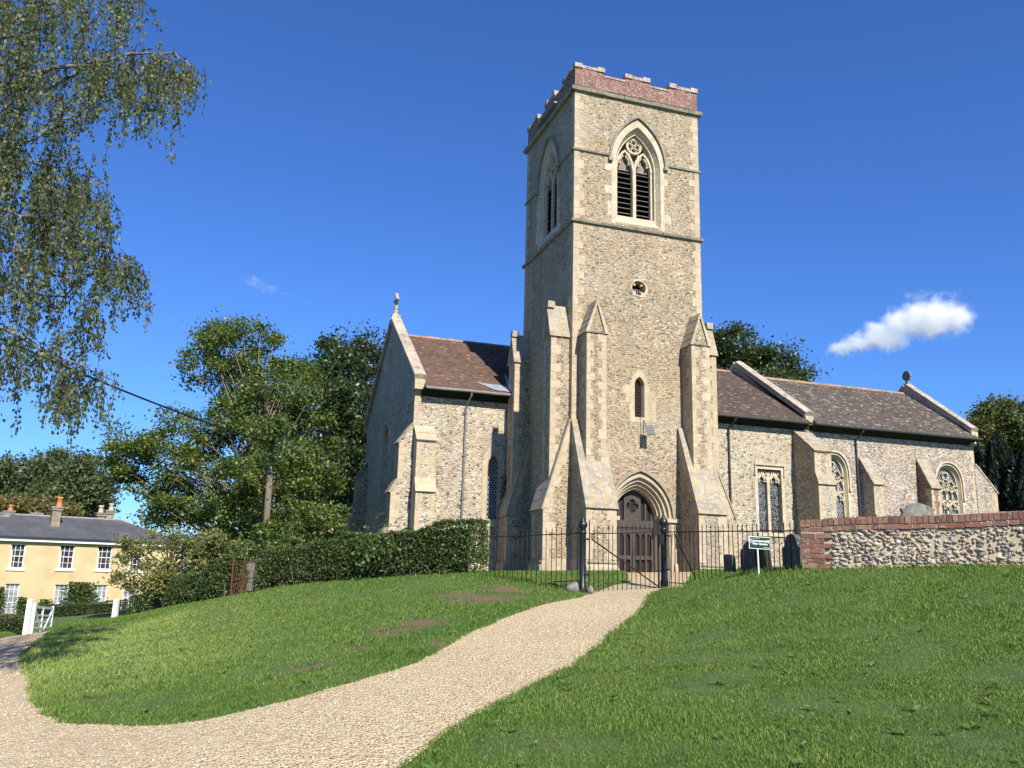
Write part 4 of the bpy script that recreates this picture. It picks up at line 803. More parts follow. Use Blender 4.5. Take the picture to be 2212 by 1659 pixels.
for i in range(n_):
    u0, u1 = wl*i/n_, wl*(i+1)/n_; b.hexa([PF(u0, zbase(u0), .03), PF(u1, zbase(u1), .03), PF(u1, zbase(u1), .34), PF(u0, zbase(u0), .34)], [PF(u0, ztop(u0)-.2, .03), PF(u1, ztop(u1)-.2, .03), PF(u1, ztop(u1)-.2, .34), PF(u0, ztop(u0)-.2, .34)])
b.build('wall_core', m_mort, wall)
def sphere_np(): # low stone: 2-level icosphere-like from a cube
    import bmesh
    bm = bmesh.new(); bmesh.ops.create_icosphere(bm, subdivisions=2, radius=1); V = np.array([v.co for v in bm.verts]); F = np.array([[v.index for v in f.verts] for f in bm.faces]); bm.free(); return V, F
SV, SF = sphere_np(); Vs = []; Fs = []; off = 0
def cobble(u, z, ru, rz_, rd, d, rot):
    global off
    V = SV*(1+.16*rng.normal(0, 1, (1, 3))*0)+.11*np.sin(SV[:, [1, 2, 0]]*rng.uniform(1.5, 3.2)+rng.uniform(0, 6)); V = V*np.array([ru, rd, rz_]); c, s_ = math.cos(rot), math.sin(rot)
    X = V[:, 0]*c-V[:, 2]*s_+u; Zz = V[:, 0]*s_+V[:, 2]*c+z; D = V[:, 1]+d
    Vs.append(np.c_[WA.x+wt.x*X+wn.x*D, WA.y+wt.y*X+wn.y*D, Zz]); Fs.append(SF+off); off += len(SV)
row = 0; z = 1.55
while z < 2.75:
    hgt = random.uniform(.048, .07); u = .4+random.uniform(0, .06)
    while u < wl:
        rugged = 1.05 < u < 2.9 and z > 2.0 and random.random() < .75
        L = random.uniform(.026, .068)*(1.25 if rugged else 1); zt = ztop(u)-.21
        if z < zt:
            if rugged and random.random() < .5 or random.random() < .07: u += L*1.5; continue
            cobble(u+L, z+random.uniform(-.012, .012), L*random.uniform(.9, 1.08), hgt*random.uniform(.42, .62), random.uniform(.025, .05), random.uniform(.022, .045)+(.012 if rugged else 0), random.gauss(0, .25)-(.3 if rugged else 0))
        u += 2*L*random.uniform(.92, 1.15)
    z += hgt*.88; row += 1
for _ in range(900): u = random.uniform(.4, wl); z = random.uniform(1.6, ztop(u)-.2); cobble(u, z, random.uniform(.012, .03), random.uniform(.01, .022), .03, .028, random.gauss(0, .6))
npmesh('cobble_face', np.concatenate(Vs), np.concatenate(Fs), m_cob, wall, True)
def brk(mb, u0, u1, z0, z1, d0, d1):
    j = lambda: random.uniform(-.005, .005)
    B = [PF(u0+j(), z0+j(), d0+j()), PF(u1+j(), z0+j(), d0+j()), PF(u1, z0, d1), PF(u0, z0, d1)]; T = [PF(u0+j(), z1+j(), d0+j()+.004), PF(u1+j(), z1+j(), d0+j()+.004), PF(u1, z1+j(), d1), PF(u0, z1+j(), d1)]; mb.hexa(B, T)
cb = MB(); u = .0
while u < wl: w_ = random.uniform(.058, .072); brk(cb, u, u+w_, ztop(u)-.108, ztop(u)+random.uniform(-.008, .004), -.012, .36); u += w_+random.uniform(.008, .014)
u = 0.
while u < wl: w_ = random.choice((.2, .215, .11)); brk(cb, u, u+w_, ztop(u)-.188, ztop(u)-.12, -.004, .35); u += w_+.012
cb.build('brick_coping', m_cbr, wall)
b = MB(); b.add([PF(0, ztop(0)-.19, .004), PF(wl, ztop(wl)-.19, .004), PF(wl, ztop(wl)-.012, .004), PF(0, ztop(0)-.012, .004), PF(0, ztop(0)-.19, .34), PF(wl, ztop(wl)-.19, .34), PF(wl, ztop(wl)-.012, .34), PF(0, ztop(0)-.012, .34)], [(0, 1, 2, 3), (7, 6, 5, 4), (2, 6, 7, 3), (0, 3, 7, 4), (1, 5, 6, 2)]); b.build('coping_mortar', m_mort, wall)
pb = MB(); z = 1.6; k = 0
while z < 2.33:
    e_ = .44 if k % 2 else .34; xs_ = [0, .22, e_] if k % 2 else [0, .11, .335]
    for i in range(2): brk(pb, xs_[i]+.0, xs_[i+1]-.011, z, z+.064, -.012, .36)
    z += .075; k += 1
pb.build('brick_pier', m_cbr, wall)
b = MB(); b.add([PF(.004, 1.5, -.003), PF(.33, 1.5, -.003), PF(.33, 2.36, -.003), PF(.004, 2.36, -.003), PF(.004, 1.5, .355), PF(.004, 2.36, .355)], [(0, 1, 2, 3), (0, 3, 5, 4)]); b.build('pier_mortar', m_mort, wall)
# iron bars
def barmesh(h, r, spike):
    b = MB(); b.tube([(0, 0, 0), (0, 0, h-spike)], r, 6); b.tube([(0, 0, h-spike), (0, 0, h-spike*.6), (0, 0, h)], [r*1.05, r*1.2, .0015], 6); return b
GLp = at(1258, 1283, 16.5); GRp = at(1435, 1270, 17.15); GLp.z = hz(GLp.x, GLp.y); GRp.z = hz(GRp.x, GRp.y)
def railing(name, label, A, B, zr0, zr1, sp, foot=None, mat=m_rust, extra=.14, lower=True, hide=.1):
    t = thing(name, label, 'railing', ((A.x+B.x)/2, (A.y+B.y)/2, hz((A.x+B.x)/2, (A.y+B.y)/2)), 'iron railings beside the churchyard gate')
    L = (B-A).length; d = (B-A)/L; nb = int(L/sp)
    b = MB(); b.tube([(A.x+d.x*L*i/10, A.y+d.y*L*i/10, zr0+(zr1-zr0)*i/10+random.uniform(-.006, .006)) for i in range(11)], .011, 6); b.build('rail', mat, t)
    proto = None
    for i in range(1, nb):
        x, y = A.x+d.x*L*i/nb, A.y+d.y*L*i/nb; zr = zr0+(zr1-zr0)*i/nb; zg = hz(x, y)-hide; hgt = zr+extra-zg
        if proto is None: proto = barmesh(1., .0075, .07); proto = proto.build('bar', mat, t, True); o = proto
        else: o = copyo(proto, t)
        o.location = (x, y, zg); o.scale = (1, 1, hgt); o.rotation_euler = (random.gauss(0, .008), random.gauss(0, .008), 0)
    return t
FLp = at(1040, 1240, 18.6); FLp.z = 0; LAp = Vector((GLp.x, GLp.y, 0)); RAp = Vector((GRp.x, GRp.y, 0)); REp = Vector((WA.x-.0, WA.y+.12, 0))
rl = railing('iron_railing', 'iron railing between the hedge end and the left gate post', LAp, FLp, 2.42, 2.38, .135)
rr = railing('iron_railing', 'iron railing between the right gate post and the flint wall, in front of graves', RAp, REp, 2.51, 2.385, .135)
b = MB(); p0 = at(*r8(1810, 555), 17.05); p1 = at(*r8(2055, 1070), 17.4); b.tube([p0, p1], .016, 6); b.build('stay', m_blk, rr)
b = MB(); b.tube([at(*r8(500, 1078), 16.9), at(*r8(800, 1070), 16.52)], .01, 6); b.build('lower_rail', m_rust, rl); b = MB(); b.tube([at(*r8(1740, 1088), 17.1), at(*r8(2000, 1104), 16.9)], .01, 6); b.build('lower_rail', m_rust, rr)
def gpost(p, label, h):
    t = thing('gate_post', label, 'gate post', p, 'gate posts at the churchyard entrance'); b = MB(); b.lathe((p.x, p.y, p.z-.2), [(.075, 0), (.075, .34), (.062, .36), (.062, h-.05), (.072, h-.03), (.072, h+.0), (.06, h+.02)], 14); b.build('shaft', m_blk, t, True)
    b = MB(); b.lathe((p.x, p.y, p.z+h-.19), [(.055, 0), (.045, .03), (.07, .06), (.088, .1), (.088, .13), (.066, .18), (.04, .205), (.042, .22), (.03, .25), (.008, .265)], 14); b.build('finial', m_blk, t, True)
    for z_ in (.35, 1.0): b = MB(); b.tube([(p.x, p.y-.07, p.z+z_), (p.x+.1, p.y-.1, p.z+z_)], .018, 6); b.build('bracket', m_blk, t)
gpost(GLp, 'black iron gate post with ball finial, standing beside a mossy stone', 1.34); gpost(GRp, 'black iron gate post with ball finial, on the latch side by the leaning rod', 1.34)
gate = thing('churchyard_gate', 'black iron churchyard gate of thin vertical bars with a diagonal brace', 'gate', ((GLp.x+GRp.x)/2, (GLp.y+GRp.y)/2, 1.3))
gA = Vector((GLp.x, GLp.y, 0)); gB = Vector((GRp.x, GRp.y, 0)); gd = (gB-gA).normalized(); gL = (gB-gA).length; gA2 = gA+gd*.14; gB2 = gB-gd*.12
zt0, zb0 = 2.415, 1.325; zt1, zb1 = 2.52, 1.42
def gpt(k, z): q = gA2+(gB2-gA2)*k; return (q.x, q.y, z)
for nm, za, zb_ in (('top_rail', zt0, zt1), ('bottom_rail', zb0, zb1)): b = MB(); b.tube([gpt(0, za), gpt(.5, (za+zb_)/2-.01), gpt(1, zb_)], .011, 6); b.build(nm, m_rust, gate)
b = MB(); b.tube([gpt(1, zb1-.05), gpt(1, zt1+.3)], .02, 6); b.build('latch_stile', m_blk, gate); b = MB(); b.tube([gpt(0, zb0-.02), gpt(0, zt0+.25)], .012, 6); b.build('hinge_stile', m_rust, gate)
b = MB(); b.tube([gpt(.03, zt0-.1), gpt(1, zb1+.04)], .014, 6); b.build('brace', m_blk, gate)
b = MB(); sc = Vector(gpt(.035, zt0-.06)); b.tube([sc+gd*(.012+.045*(1-i/16)*math.cos(i*.55))+Vector((0, 0, .055*(1-i/18)*math.sin(i*.55))) for i in range(15)], .009, 5); b.build('scroll', m_blk, gate)
pr = None
for i in range(1, 15):
    k = i/15; z0_, z1_ = zb0+(zb1-zb0)*k, zt0+(zt1-zt0)*k
    if pr is None: pr = barmesh(1., .0075, .08).build('bar', m_rust, gate, True); o = pr
    else: o = copyo(pr, gate)
    o.location = gpt(k, z0_); o.scale = (1, 1, z1_-z0_+.17); o.rotation_euler = (random.gauss(0, .01), random.gauss(0, .012), 0)
b = MB(); q_ = at(*r8(1668, 620), 17.05); b.box(q_.x-.05, q_.x+.05, q_.y-.03, q_.y+.03, q_.z-.1, q_.z+.1); b.tube([q_+Vector((-.05, 0, .06)), q_+Vector((.12, 0, .0))], .015, 6); b.build('latch', m_blk, gate)
b = MB(); b.tube([at(*r8(1757, 1200), 16.6), at(*r8(1788, 556), 17.0)], .012, 6); tag(b.build('leaning_rod', m_lamp, thing('iron_rod', 'thin grey rod leaning upright against the railing by the right gate post', 'rod', at(*r8(1757, 1200), 16.6)), True), '', ''); del bpy.data.objects['leaning_rod']['label'], bpy.data.objects['leaning_rod']['category']
def rock(name, label, p, r):
    V = SV*np.array(r); V = V*(1+.18*np.sin(SV[:, [1, 2, 0]]*3.1+1.3)); t = thing(name, label, 'stone', p); npmesh('boulder', V+np.array(p), SF, m_hs, t)
rock('mossy_stone', 'mossy grey stone beside the left iron gate post', tuple(at(1243, 1272, 16.6)), (.17, .12, .12)); 
rock('mossy_stone', 'small dark stone just right of the left gate post foot', tuple(at(1275, 1277, 16.55)), (.06, .1, .1))

# ================================================================== GRAVES AND SIGN
def headstone(label, x, ytop, F, w, outline, mat, facing=0., lean=0., depth=.1, tilt=0.):
    """outline: (u, v) with u in widths from -.5 to .5 and v = 1 at the top; broad face looks west"""
    p = at(x, ytop, F); g_ = hz(p.x, p.y)-.15; h = p.z-g_; t = thing('headstone', label, 'headstone', (p.x, p.y, g_+.15), 'headstones in the churchyard'); m = MB()
    P = lambda u, v, d: (p.x+d, p.y-u*w, g_+v*h); o = [P(u, v, -depth/2) for u, v in outline]; n = len(o); c, s_ = math.cos(facing), math.sin(facing); V = []
    for d in (-depth/2, depth/2):
        for u, v in outline:
            a, b_ = d+lean*(v)*h, -u*w+tilt*v*h; V.append((p.x+a*c-b_*s_, p.y+a*s_+b_*c, g_+v*h))
    m.add(V, [tuple(range(n)), tuple(range(n, 2*n))[::-1]]+[(i, n+i, n+(i+1) % n, (i+1) % n) for i in range(n)]); m.build('slab', mat, t); return t
o_rough = [(-.5, 0), (.5, 0), (.5, .93), (.35, .95), (.2, .98), (.05, .94), (-.1, 1.0), (-.25, .97), (-.5, .96)]
o_ogee = [(-.5, 0), (.5, 0), (.5, .72), (.44, .8), (.36, .82), (.28, .9), (.15, .96), (0, 1), (-.15, .96), (-.28, .9), (-.36, .82), (-.44, .8), (-.5, .72)]
o_flat = [(-.5, 0), (.5, 0), (.5, 1), (-.5, 1)]
o_round = [(-.5, 0), (.5, 0), (.5, .72), (.36, .74), (.34, .84)]+[(.3*math.cos(a), .86+.14*math.sin(a)) for a in [i*math.pi/8 for i in range(9)]]+[(-.34, .84), (-.36, .74), (-.5, .72)]
o_big = [(-.5, 0), (.5, 0), (.5, .78), (.46, .82), (.4, .8), (.36, .86), (.42, .9), (.34, .93), (.2, .96), (0, 1), (-.2, .97), (-.3, .92), (-.42, .91), (-.37, .85), (-.42, .8), (-.5, .76)]
def z9(x, y): return ((2750+x/4.424)/1.82278, (2100+y/4.424)/1.82278)
headstone('small dark headstone with a broken top behind the railing, nearest the tower', *z9(548, 360), 19.8, .3, o_rough, m_hsd, .1, -.03)
headstone('dark headstone with a shaped shouldered top left of the green sign', *z9(890, 140), 19.2, .78, o_ogee, m_hsd, -.15, 0)
headstone('plain dark green leaning headstone directly behind the green sign', *z9(1155, 215), 18.2, .58, o_flat, m_hsg, -.2, -.12, .12)
headstone('round shouldered dark headstone beside the brick end of the wall', *z9(1640, 12), 16.4, .86, o_round, m_hsd, -.25, 0)
headstone('broad lichened headstone showing above the flint wall coping', (3100+1410/2.765)/1.82278, (1550+1186/2.765)/1.82278, 17.5, .8, o_big, m_hs, 1.15, 0, .12)
sp = at(1647, 1186, 13.9)
sign = thing('graves_sign', 'green and white Commonwealth War Graves sign on a white post', 'sign', (sp.x, sp.y, hz(sp.x, sp.y)))
sx = (RGT-Vector((0, 0, RGT.z))).normalized(); sx = (sx*math.cos(.12)+Vector((-sx.y, sx.x, 0))*math.sin(.12)).normalized(); sn = Vector((sx.y, -sx.x, 0)); sc_ = at(*z9(1070, 165), 13.9); tl = -.025
SX = (sx+Vector((0, 0, tl))).normalized(); SZ = sn.cross(SX)*-1; SZ = SZ if SZ.z > 0 else -SZ
PSn = lambda u, v, d: tuple(sc_+SX*u+SZ*v-sn*d)
b = MB(); b.slab(PSn, [(-.178, -.097), (.178, -.097), (.178, .097), (-.178, .097)], 0, .008); b.build('board', m_wh, sign)
b = MB(); b.slab(PSn, [(-.168, -.087), (.168, -.087), (.168, .087), (-.168, .087)], -.002, .001); b.build('green_panel', m_sign, sign)
def text(body, u, v, size, parent, align='CENTER', bold=.0):
    c = bpy.data.curves.new('t', 'FONT'); c.body = body; c.size = size; c.align_x = align; c.align_y = 'CENTER'; c.extrude = .0006; c.offset = bold
    o = bpy.data.objects.new('t', c); COL.objects.link(o); dg = bpy.context.evaluated_depsgraph_get(); me = bpy.data.meshes.new_from_object(o.evaluated_get(dg)); bpy.data.objects.remove(o)
    for v_ in me.vertices: q = v_.co; v_.co = sc_+SX*(u+q.x)+SZ*(v+q.y)+sn*(.003+q.z)
    me.materials.append(m_wh); return link('lettering', me, parent)
text('Commonwealth', 0, .028, .0505, sign, bold=.0012); text('War Graves', .0, -.018, .0505, sign, bold=.0012); text('In this churchyard are', -.16, .067, .018, sign, 'LEFT'); text('www.cwgc.org', .16, -.068, .018, sign, 'RIGHT')
for u in (-.148, .148): b = MB(); b.slab(PSn, [(u-.008, -.008), (u+.004, -.012), (u+.008, -.004), (u-.004, 0)], -.004, 0); b.build('mark', m_wh, sign)
b = MB(); pt_ = sc_+SZ*-.09+SX*-.035-sn*.012; b.tube([pt_, Vector((pt_.x+.012, pt_.y, hz(pt_.x, pt_.y)-.1))], .013, 6); b.build('post', m_wh, sign)

# ================================================================== TREES, HEDGES, GRASS
def leaves(C, size, d=None, flat=.0, wid=.55, up=.3):
    """rhombic leaves at points C: returns V, F"""
    n = len(C); size = np.broadcast_to(size, n)[:, None]
    if d is None: d = rng.normal(0, 1, (n, 3)); d[:, 2] -= .3
    d = d/np.linalg.norm(d, axis=1)[:, None]; nr = rng.normal(0, 1, (n, 3)); nr[:, 2] += up; s = np.cross(d, nr); s /= np.linalg.norm(s, axis=1)[:, None]+1e-9
    V = np.stack([C-d*size*.5, C+s*size*wid*.5+d*size*.05, C+d*size*.5, C-s*size*wid*.5+d*size*.05], 1).reshape(-1, 3)
    return V, np.arange(n*4).reshape(-1, 4)
def tubes(paths, sides=5):
    Vs = []; Fs = []; off = 0
    for path, r in paths:
        P = np.asarray(path, float); k = len(P); T = np.gradient(P, axis=0); T /= np.linalg.norm(T, axis=1)[:, None]+1e-9
        a = np.cross(T, [.3, .2, .93]); a /= np.linalg.norm(a, axis=1)[:, None]+1e-9; b = np.cross(T, a); th = np.arange(sides)*2*math.pi/sides
        R = np.broadcast_to(np.asarray(r, float), (k,))
        V = P[:, None]+(a[:, None]*np.cos(th)[None, :, None]+b[:, None]*np.sin(th)[None, :, None])*R[:, None, None]; Vs.append(V.reshape(-1, 3))
        i = (np.arange(k-1)[:, None]*sides+np.arange(sides)).ravel(); j = (np.arange(k-1)[:, None]*sides+(np.arange(sides)+1) % sides).ravel(); Fs.append(np.stack([i, j, j+sides, i+sides], 1)+off); off += k*sides
    return np.concatenate(Vs), np.concatenate(Fs)
def bez(a, b, c, n=7):
    t = np.linspace(0, 1, n)[:, None]; a, b, c = map(np.asarray, (a, b, c)); return (1-t)**2*a+2*t*(1-t)*b+t*t*c
def ell(x, y, F, rx, ry, rd=None):
    """ellipsoid whose middle is seen at a pixel: radii in pixels across and up, metres deep"""
    p = at(x, y, F); m = F/FP; return (np.array(p), rx*m, (rd if rd else rx*m), ry*m)
def tree(name, label, cat, base, ells, nclump, nleaf, lsz, lmat, bmat, tr=.2, group=None, cr=.7, trunk_top=None, spray=0, inner=.25, thin=1., lo=.45):
    t = thing(name, label, cat, base, group); base = np.array(base, float); cl = []
    tot = sum(e[1]*e[2]*e[3] for e in ells)**1.
    vol = np.array([(e[1]*e[2]*e[3])**.67 for e in ells]); vol /= vol.sum(); fr = np.array([_f0.x, _f0.y, 0.]); rt = np.array([_r0.x, _r0.y, 0.])
    for e, v in zip(ells, vol):
        k = max(3, int(nclump*v)); d = rng.normal(0, 1, (k, 3)); d /= np.linalg.norm(d, axis=1)[:, None]; rr = rng.uniform(lo, 1., k)**.6
        rr = np.where(rng.random(k) < inner, rr*.6, rr)*rng.uniform(.9, 1.1, k); d = d*rr[:, None]; cl.append(e[0]+rt*d[:, :1]*e[1]+fr*d[:, 1:2]*e[2]+np.array([0, 0, 1.])*d[:, 2:]*e[3])
    cl = np.concatenate(cl); top = trunk_top or (base[2]+(cl[:, 2].max()-base[2])*.62); mid = cl.mean(0)
    ax = np.array([mid[0]*.5+base[0]*.5, mid[1]*.5+base[1]*.5, top]); tp = bez(base-[0, 0, .3], [base[0], base[1], (base[2]+top)/2], ax, 9); rr = np.linspace(tr*1.15, tr*.3, 9); rr[0] *= 1.3
    paths = [(tp, rr)]
    for c in cl:
        k = np.clip((c[2]-base[2])/(top-base[2]+1e-6)*.75-rng.uniform(.05, .3), .12, .98); a = tp[int(k*8)]; L = np.linalg.norm(c-a); m = (a+c)/2+[0, 0, L*rng.uniform(-.02, .16)]+rng.normal(0, .06*L, 3)
        paths.append((bez(a, m, c, 6), np.linspace(max(.012, tr*.16*min(1, L/3)), .008*thin, 6)))
    V, F = tubes(paths); npmesh('trunk', V, F, bmat, t, True)
    per = np.maximum(6, (nleaf/len(cl)*rng.uniform(.45, 1.6, len(cl))).astype(int)); rad_ = cr*rng.uniform(.6, 1.3, len(cl)); idx = np.repeat(np.arange(len(cl)), per)
    o = rng.normal(0, .5, (len(idx), 3)); o[:, 2] *= .7
    P = cl[idx]+o*rad_[idx][:, None]
    if spray:   # hanging or pinnate sprays: short rows of leaves
        P = P+rng.normal(0, .04, P.shape)
    V, F = leaves(P, lsz*rng.uniform(.65, 1.35, len(P)), None, up=.8); npmesh('crown', V, F, lmat, t); return t
def gp(x, y, F): p = at(x, y, F); return (p.x, p.y, hz(p.x, p.y))
# trees beyond the hedge on the left
tree('ash_tree', 'tall loose ash tree with yellowing leaves behind the telegraph pole', 'tree', gp(560, 1250, 40), [ell(530, 780, 40, 110, 95), ell(430, 785, 39, 45, 60), ell(500, 730, 40, 60, 40), ell(590, 900, 40, 130, 110), ell(470, 930, 39.5, 110, 100), ell(330, 990, 39, 100, 75), ell(265, 985, 39, 55, 55), ell(335, 1085, 38.5, 58, 62), ell(560, 1040, 38, 130, 90), ell(430, 1080, 39, 110, 90), ell(680, 1000, 40, 70, 110), ell(640, 800, 40.5, 60, 60), ell(600, 1150, 37, 110, 60), ell(480, 1170, 37, 80, 50), ell(580, 935, 32.6, 60, 30), ell(640, 1000, 33, 30, 40)], 320, 72000, .165, m_lash, m_twl, .26, 'trees beyond the hedge', .62, thin=1.3, lo=.3)
tree('sycamore_tree', 'dark dense sycamore tree behind the west gable of the church', 'tree', gp(780, 1200, 52), [ell(745, 800, 52, 95, 85), ell(805, 770, 52, 50, 50), ell(700, 900, 51, 110, 110), ell(760, 950, 50, 110, 130), ell(740, 1080, 49, 110, 110), ell(660, 1060, 50, 90, 110), ell(700, 790, 53, 60, 60)], 260, 46000, .23, m_lsyc, m_bark, .35, 'trees beyond the hedge', .85, lo=.35)
tree('elder_bush', 'broad leafy elder bush at the left end of the long hedge', 'bush', gp(600, 1240, 30), [ell(620, 1170, 30, 75, 55), ell(700, 1130, 31, 60, 60), ell(560, 1200, 29.5, 60, 40), ell(660, 1210, 29, 90, 28)], 80, 13000, .13, m_lash, m_bark, .07, 'bushes behind the hedges', .42)
tree('laurel_bush', 'dark bush under the trees behind the rusty wicket gate', 'bush', gp(470, 1240, 30), [ell(490, 1210, 31, 70, 45), ell(450, 1225, 33, 45, 42), ell(520, 1250, 28, 40, 25)], 70, 10000, .13, m_lsyc, m_bark, .06, 'bushes behind the hedges', .45)
tree('cherry_tree', 'small spreading cherry tree with drooping olive leaves by the yellow house', 'tree', gp(348, 1310, 30), [ell(390, 1170, 30, 80, 28), ell(300, 1180, 30, 45, 35), ell(470, 1190, 30, 60, 38), ell(310, 1235, 29.5, 62, 35), ell(400, 1235, 29.5, 60, 30), ell(275, 1262, 29.5, 30, 22), ell(515, 1200, 30, 25, 28), ell(350, 1265, 29.3, 40, 20)], 100, 8200, .115, m_lcher, m_bark, .25, None, .34, trunk_top=hz(at(348, 1310, 30).x, at(348, 1310, 30).y)+1.9, thin=.8)
for lab, b_, es in (('broad grey green tree behind the house roof, at the left edge', (40, 1200, 98), [ell(40, 1045, 98, 85, 60), ell(-30, 1050, 98, 70, 62), ell(90, 1080, 97, 50, 50), ell(100, 1010, 99, 40, 34)]), ('tall grey green tree behind the right chimneys of the house', (180, 1200, 95), [ell(170, 1030, 95, 48, 45), ell(150, 1070, 95, 60, 50), ell(205, 1070, 94, 32, 50), ell(190, 1110, 94, 45, 30)]), ('tree with a rounded top between the two taller trees behind the house', (110, 1200, 104), [ell(120, 1020, 104, 45, 42), ell(110, 1080, 103, 60, 50)])):
    tree('background_tree', lab, 'tree', gp(*b_), es, 80, 16000, .42, m_lfar, m_bark, .4, 'trees behind the yellow house', 1.4)
tree('background_bush', 'brownish green bushes showing over the house roof', 'bush', gp(100, 1200, 86), [ell(30, 1098, 86, 70, 22), ell(120, 1102, 86, 60, 20)], 40, 7000, .33, leafm('autumn_leaf', [(0, (.09, .08, .025)), (.7, (.16, .13, .04)), (1, (.22, .15, .05))]), m_bark, .2, None, 1.0)
# trees right of the tower
tree('sycamore_tree', 'large dark tree rising behind the nave roof right of the tower', 'tree', gp(1600, 1150, 68), [ell(1590, 790, 68, 75, 75), ell(1570, 740, 68, 50, 42), ell(1680, 800, 67, 62, 48), ell(1640, 850, 66, 110, 55), ell(1560, 880, 66, 80, 80), ell(1725, 815, 67, 26, 22)], 240, 42000, .27, m_lsyc, m_bark, .5, None, .95, lo=.4)
tree('round_tree', 'round topped golden green tree beyond the dark yews at the right edge', 'tree', gp(2200, 1150, 66), [ell(2170, 915, 66, 72, 48), ell(2220, 940, 66, 110, 70), ell(2130, 940, 65, 45, 40)], 150, 26000, .26, m_lgold, m_bark, .4, None, .9)
def yew(label, x, yt, F, wpx, hpx):
    b_ = gp(x, 1150, F); tp = at(x, yt, F); t = thing('yew_tree', label, 'tree', b_, 'dark yew trees'); h = tp.z-b_[2]; r_ = wpx*F/FP/2; n = 9000
    k = rng.random(n)**.8; a = rng.uniform(0, 2*math.pi, n); prof = np.minimum(1, (1-k)*2.6)**.7*r_*(1+.18*np.sin(a*7+k*3)+.1*np.sin(k*17+a*3)); q = rng.uniform(.8, 1.03, n)*prof
    C = np.c_[b_[0]+q*np.cos(a), b_[1]+q*np.sin(a), b_[2]+k*h]; d = np.c_[np.cos(a)*.3, np.sin(a)*.3, np.ones(n)]+rng.normal(0, .25, (n, 3)); V, F_ = leaves(C, rng.uniform(.2, .42, n), d, wid=.35); npmesh('crown', V, F_, m_lyew, t)
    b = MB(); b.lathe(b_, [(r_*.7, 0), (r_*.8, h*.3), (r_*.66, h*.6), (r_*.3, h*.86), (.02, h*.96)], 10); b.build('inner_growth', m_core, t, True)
    b = MB(); b.tube([(b_[0], b_[1], b_[2]-.2), (b_[0], b_[1], b_[2]+h*.3)], .25, 8); b.build('trunk', m_bark, t)
for a_ in (('dark columnar yew beside the east end of the chancel', 2118, 945, 61, 75, 0), ('tallest dark columnar yew at the right edge', 2172, 935, 59, 85, 0), ('dark columnar yew cut by the right edge', 2238, 960, 57, 95, 0)): yew(*a_)
# hedges
def hedge(name, label, pts, hs, wd, mat, lsz, dens, group=None, extra=None, lump=.06):
    P = np.array([(p[0], p[1]) for p in pts], float); L = np.r_[0, np.cumsum(np.hypot(*np.diff(P, axis=0).T))]; t = thing(name, label, 'hedge', (P[0, 0], P[0, 1], hz(*P[0])), group)
    def at_(s): return np.c_[np.interp(s, L, P[:, 0]), np.interp(s, L, P[:, 1])], np.interp(s, L, hs)
    n = int(dens*L[-1]*(2*np.mean(hs)+wd)); s = rng.uniform(-wd*.2, L[-1]+wd*.2, n); en = rng.random(n) < .5*wd/L[-1]*2; s = np.where(en, np.where(rng.random(n) < .5, -wd*.15, L[-1]+wd*.15)+rng.normal(0, .05, n), s); sc_ = np.clip(s, 0, L[-1]); c, h = at_(sc_); e = at_(np.clip(sc_+.05, 0, L[-1]))[0]-at_(np.clip(sc_-.05, 0, L[-1]))[0]; e /= np.linalg.norm(e, axis=1)[:, None]+1e-9; c = c+e*(s-sc_)[:, None]; nn_ = np.c_[-e[:, 1], e[:, 0]]
    hm = np.asarray(h); u = rng.random(n)*(2*hm+wd); side = np.where(u < hm, -1, np.where(u < hm+wd, 0, 1)); ou = np.where((side == 0) | en, np.where(en, rng.uniform(-wd/2, wd/2, n), u-hm-wd/2), side*wd/2); zz = np.where(side == -1, u, np.where(side == 0, hm, (u-hm-wd)))
    zz = np.clip(zz, 0, hm); bulge = lump*(np.sin(s*2.1+1)+np.sin(s*5.3+zz*4)*.6); ou = ou*(1-.12*(zz/hm)**3)+np.sign(ou+1e-6)*bulge+rng.normal(0, .04, n); zz = zz+np.where(side == 0, bulge*.7, 0)+np.abs(rng.normal(0, .03, n))*(side == 0)
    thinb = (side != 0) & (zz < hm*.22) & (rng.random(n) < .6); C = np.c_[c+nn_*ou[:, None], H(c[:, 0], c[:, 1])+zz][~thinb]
    V, F = leaves(C, lsz*rng.uniform(.6, 1.4, len(C)), None, up=.6); npmesh('foliage', V, F, mat, t)
    b = MB(); ks = np.linspace(.22, L[-1]-.22, max(2, int(L[-1]/.5))); cc, hh = at_(ks)
    for i in range(len(ks)-1):
        d = cc[i+1]-cc[i]; d /= np.linalg.norm(d); q = np.array([-d[1], d[0]])*(wd/2-.09); g0, g1 = hz(*cc[i])-.1, hz(*cc[i+1])-.1
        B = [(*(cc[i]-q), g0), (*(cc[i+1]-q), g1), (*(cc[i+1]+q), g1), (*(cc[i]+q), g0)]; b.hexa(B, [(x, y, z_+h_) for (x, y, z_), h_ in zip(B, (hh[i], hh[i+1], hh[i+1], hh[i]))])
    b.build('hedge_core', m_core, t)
    ns = int(L[-1]*9); tw = []
    for _ in range(ns): k = rng.uniform(0, L[-1]); c_, h_ = at_(np.array([k])); a0 = np.array([c_[0, 0], c_[0, 1], hz(*c_[0])])-np.array([_f0.x, _f0.y, 0])*wd*.47; tw.append((bez(a0-[0, 0, .05], a0+[rng.normal(0, .1), rng.normal(0, .1), .2], a0+[rng.normal(0, .2), rng.normal(0, .05), rng.uniform(.25, .6)], 4), [.008, .007, .005, .003]))
    V, F = tubes(tw, 4); npmesh('stems', V, F, m_twl, t)
    return t
def hp(x, y, F): p = at(x, y, F); return (p.x, p.y)
hg = 'clipped hedges'
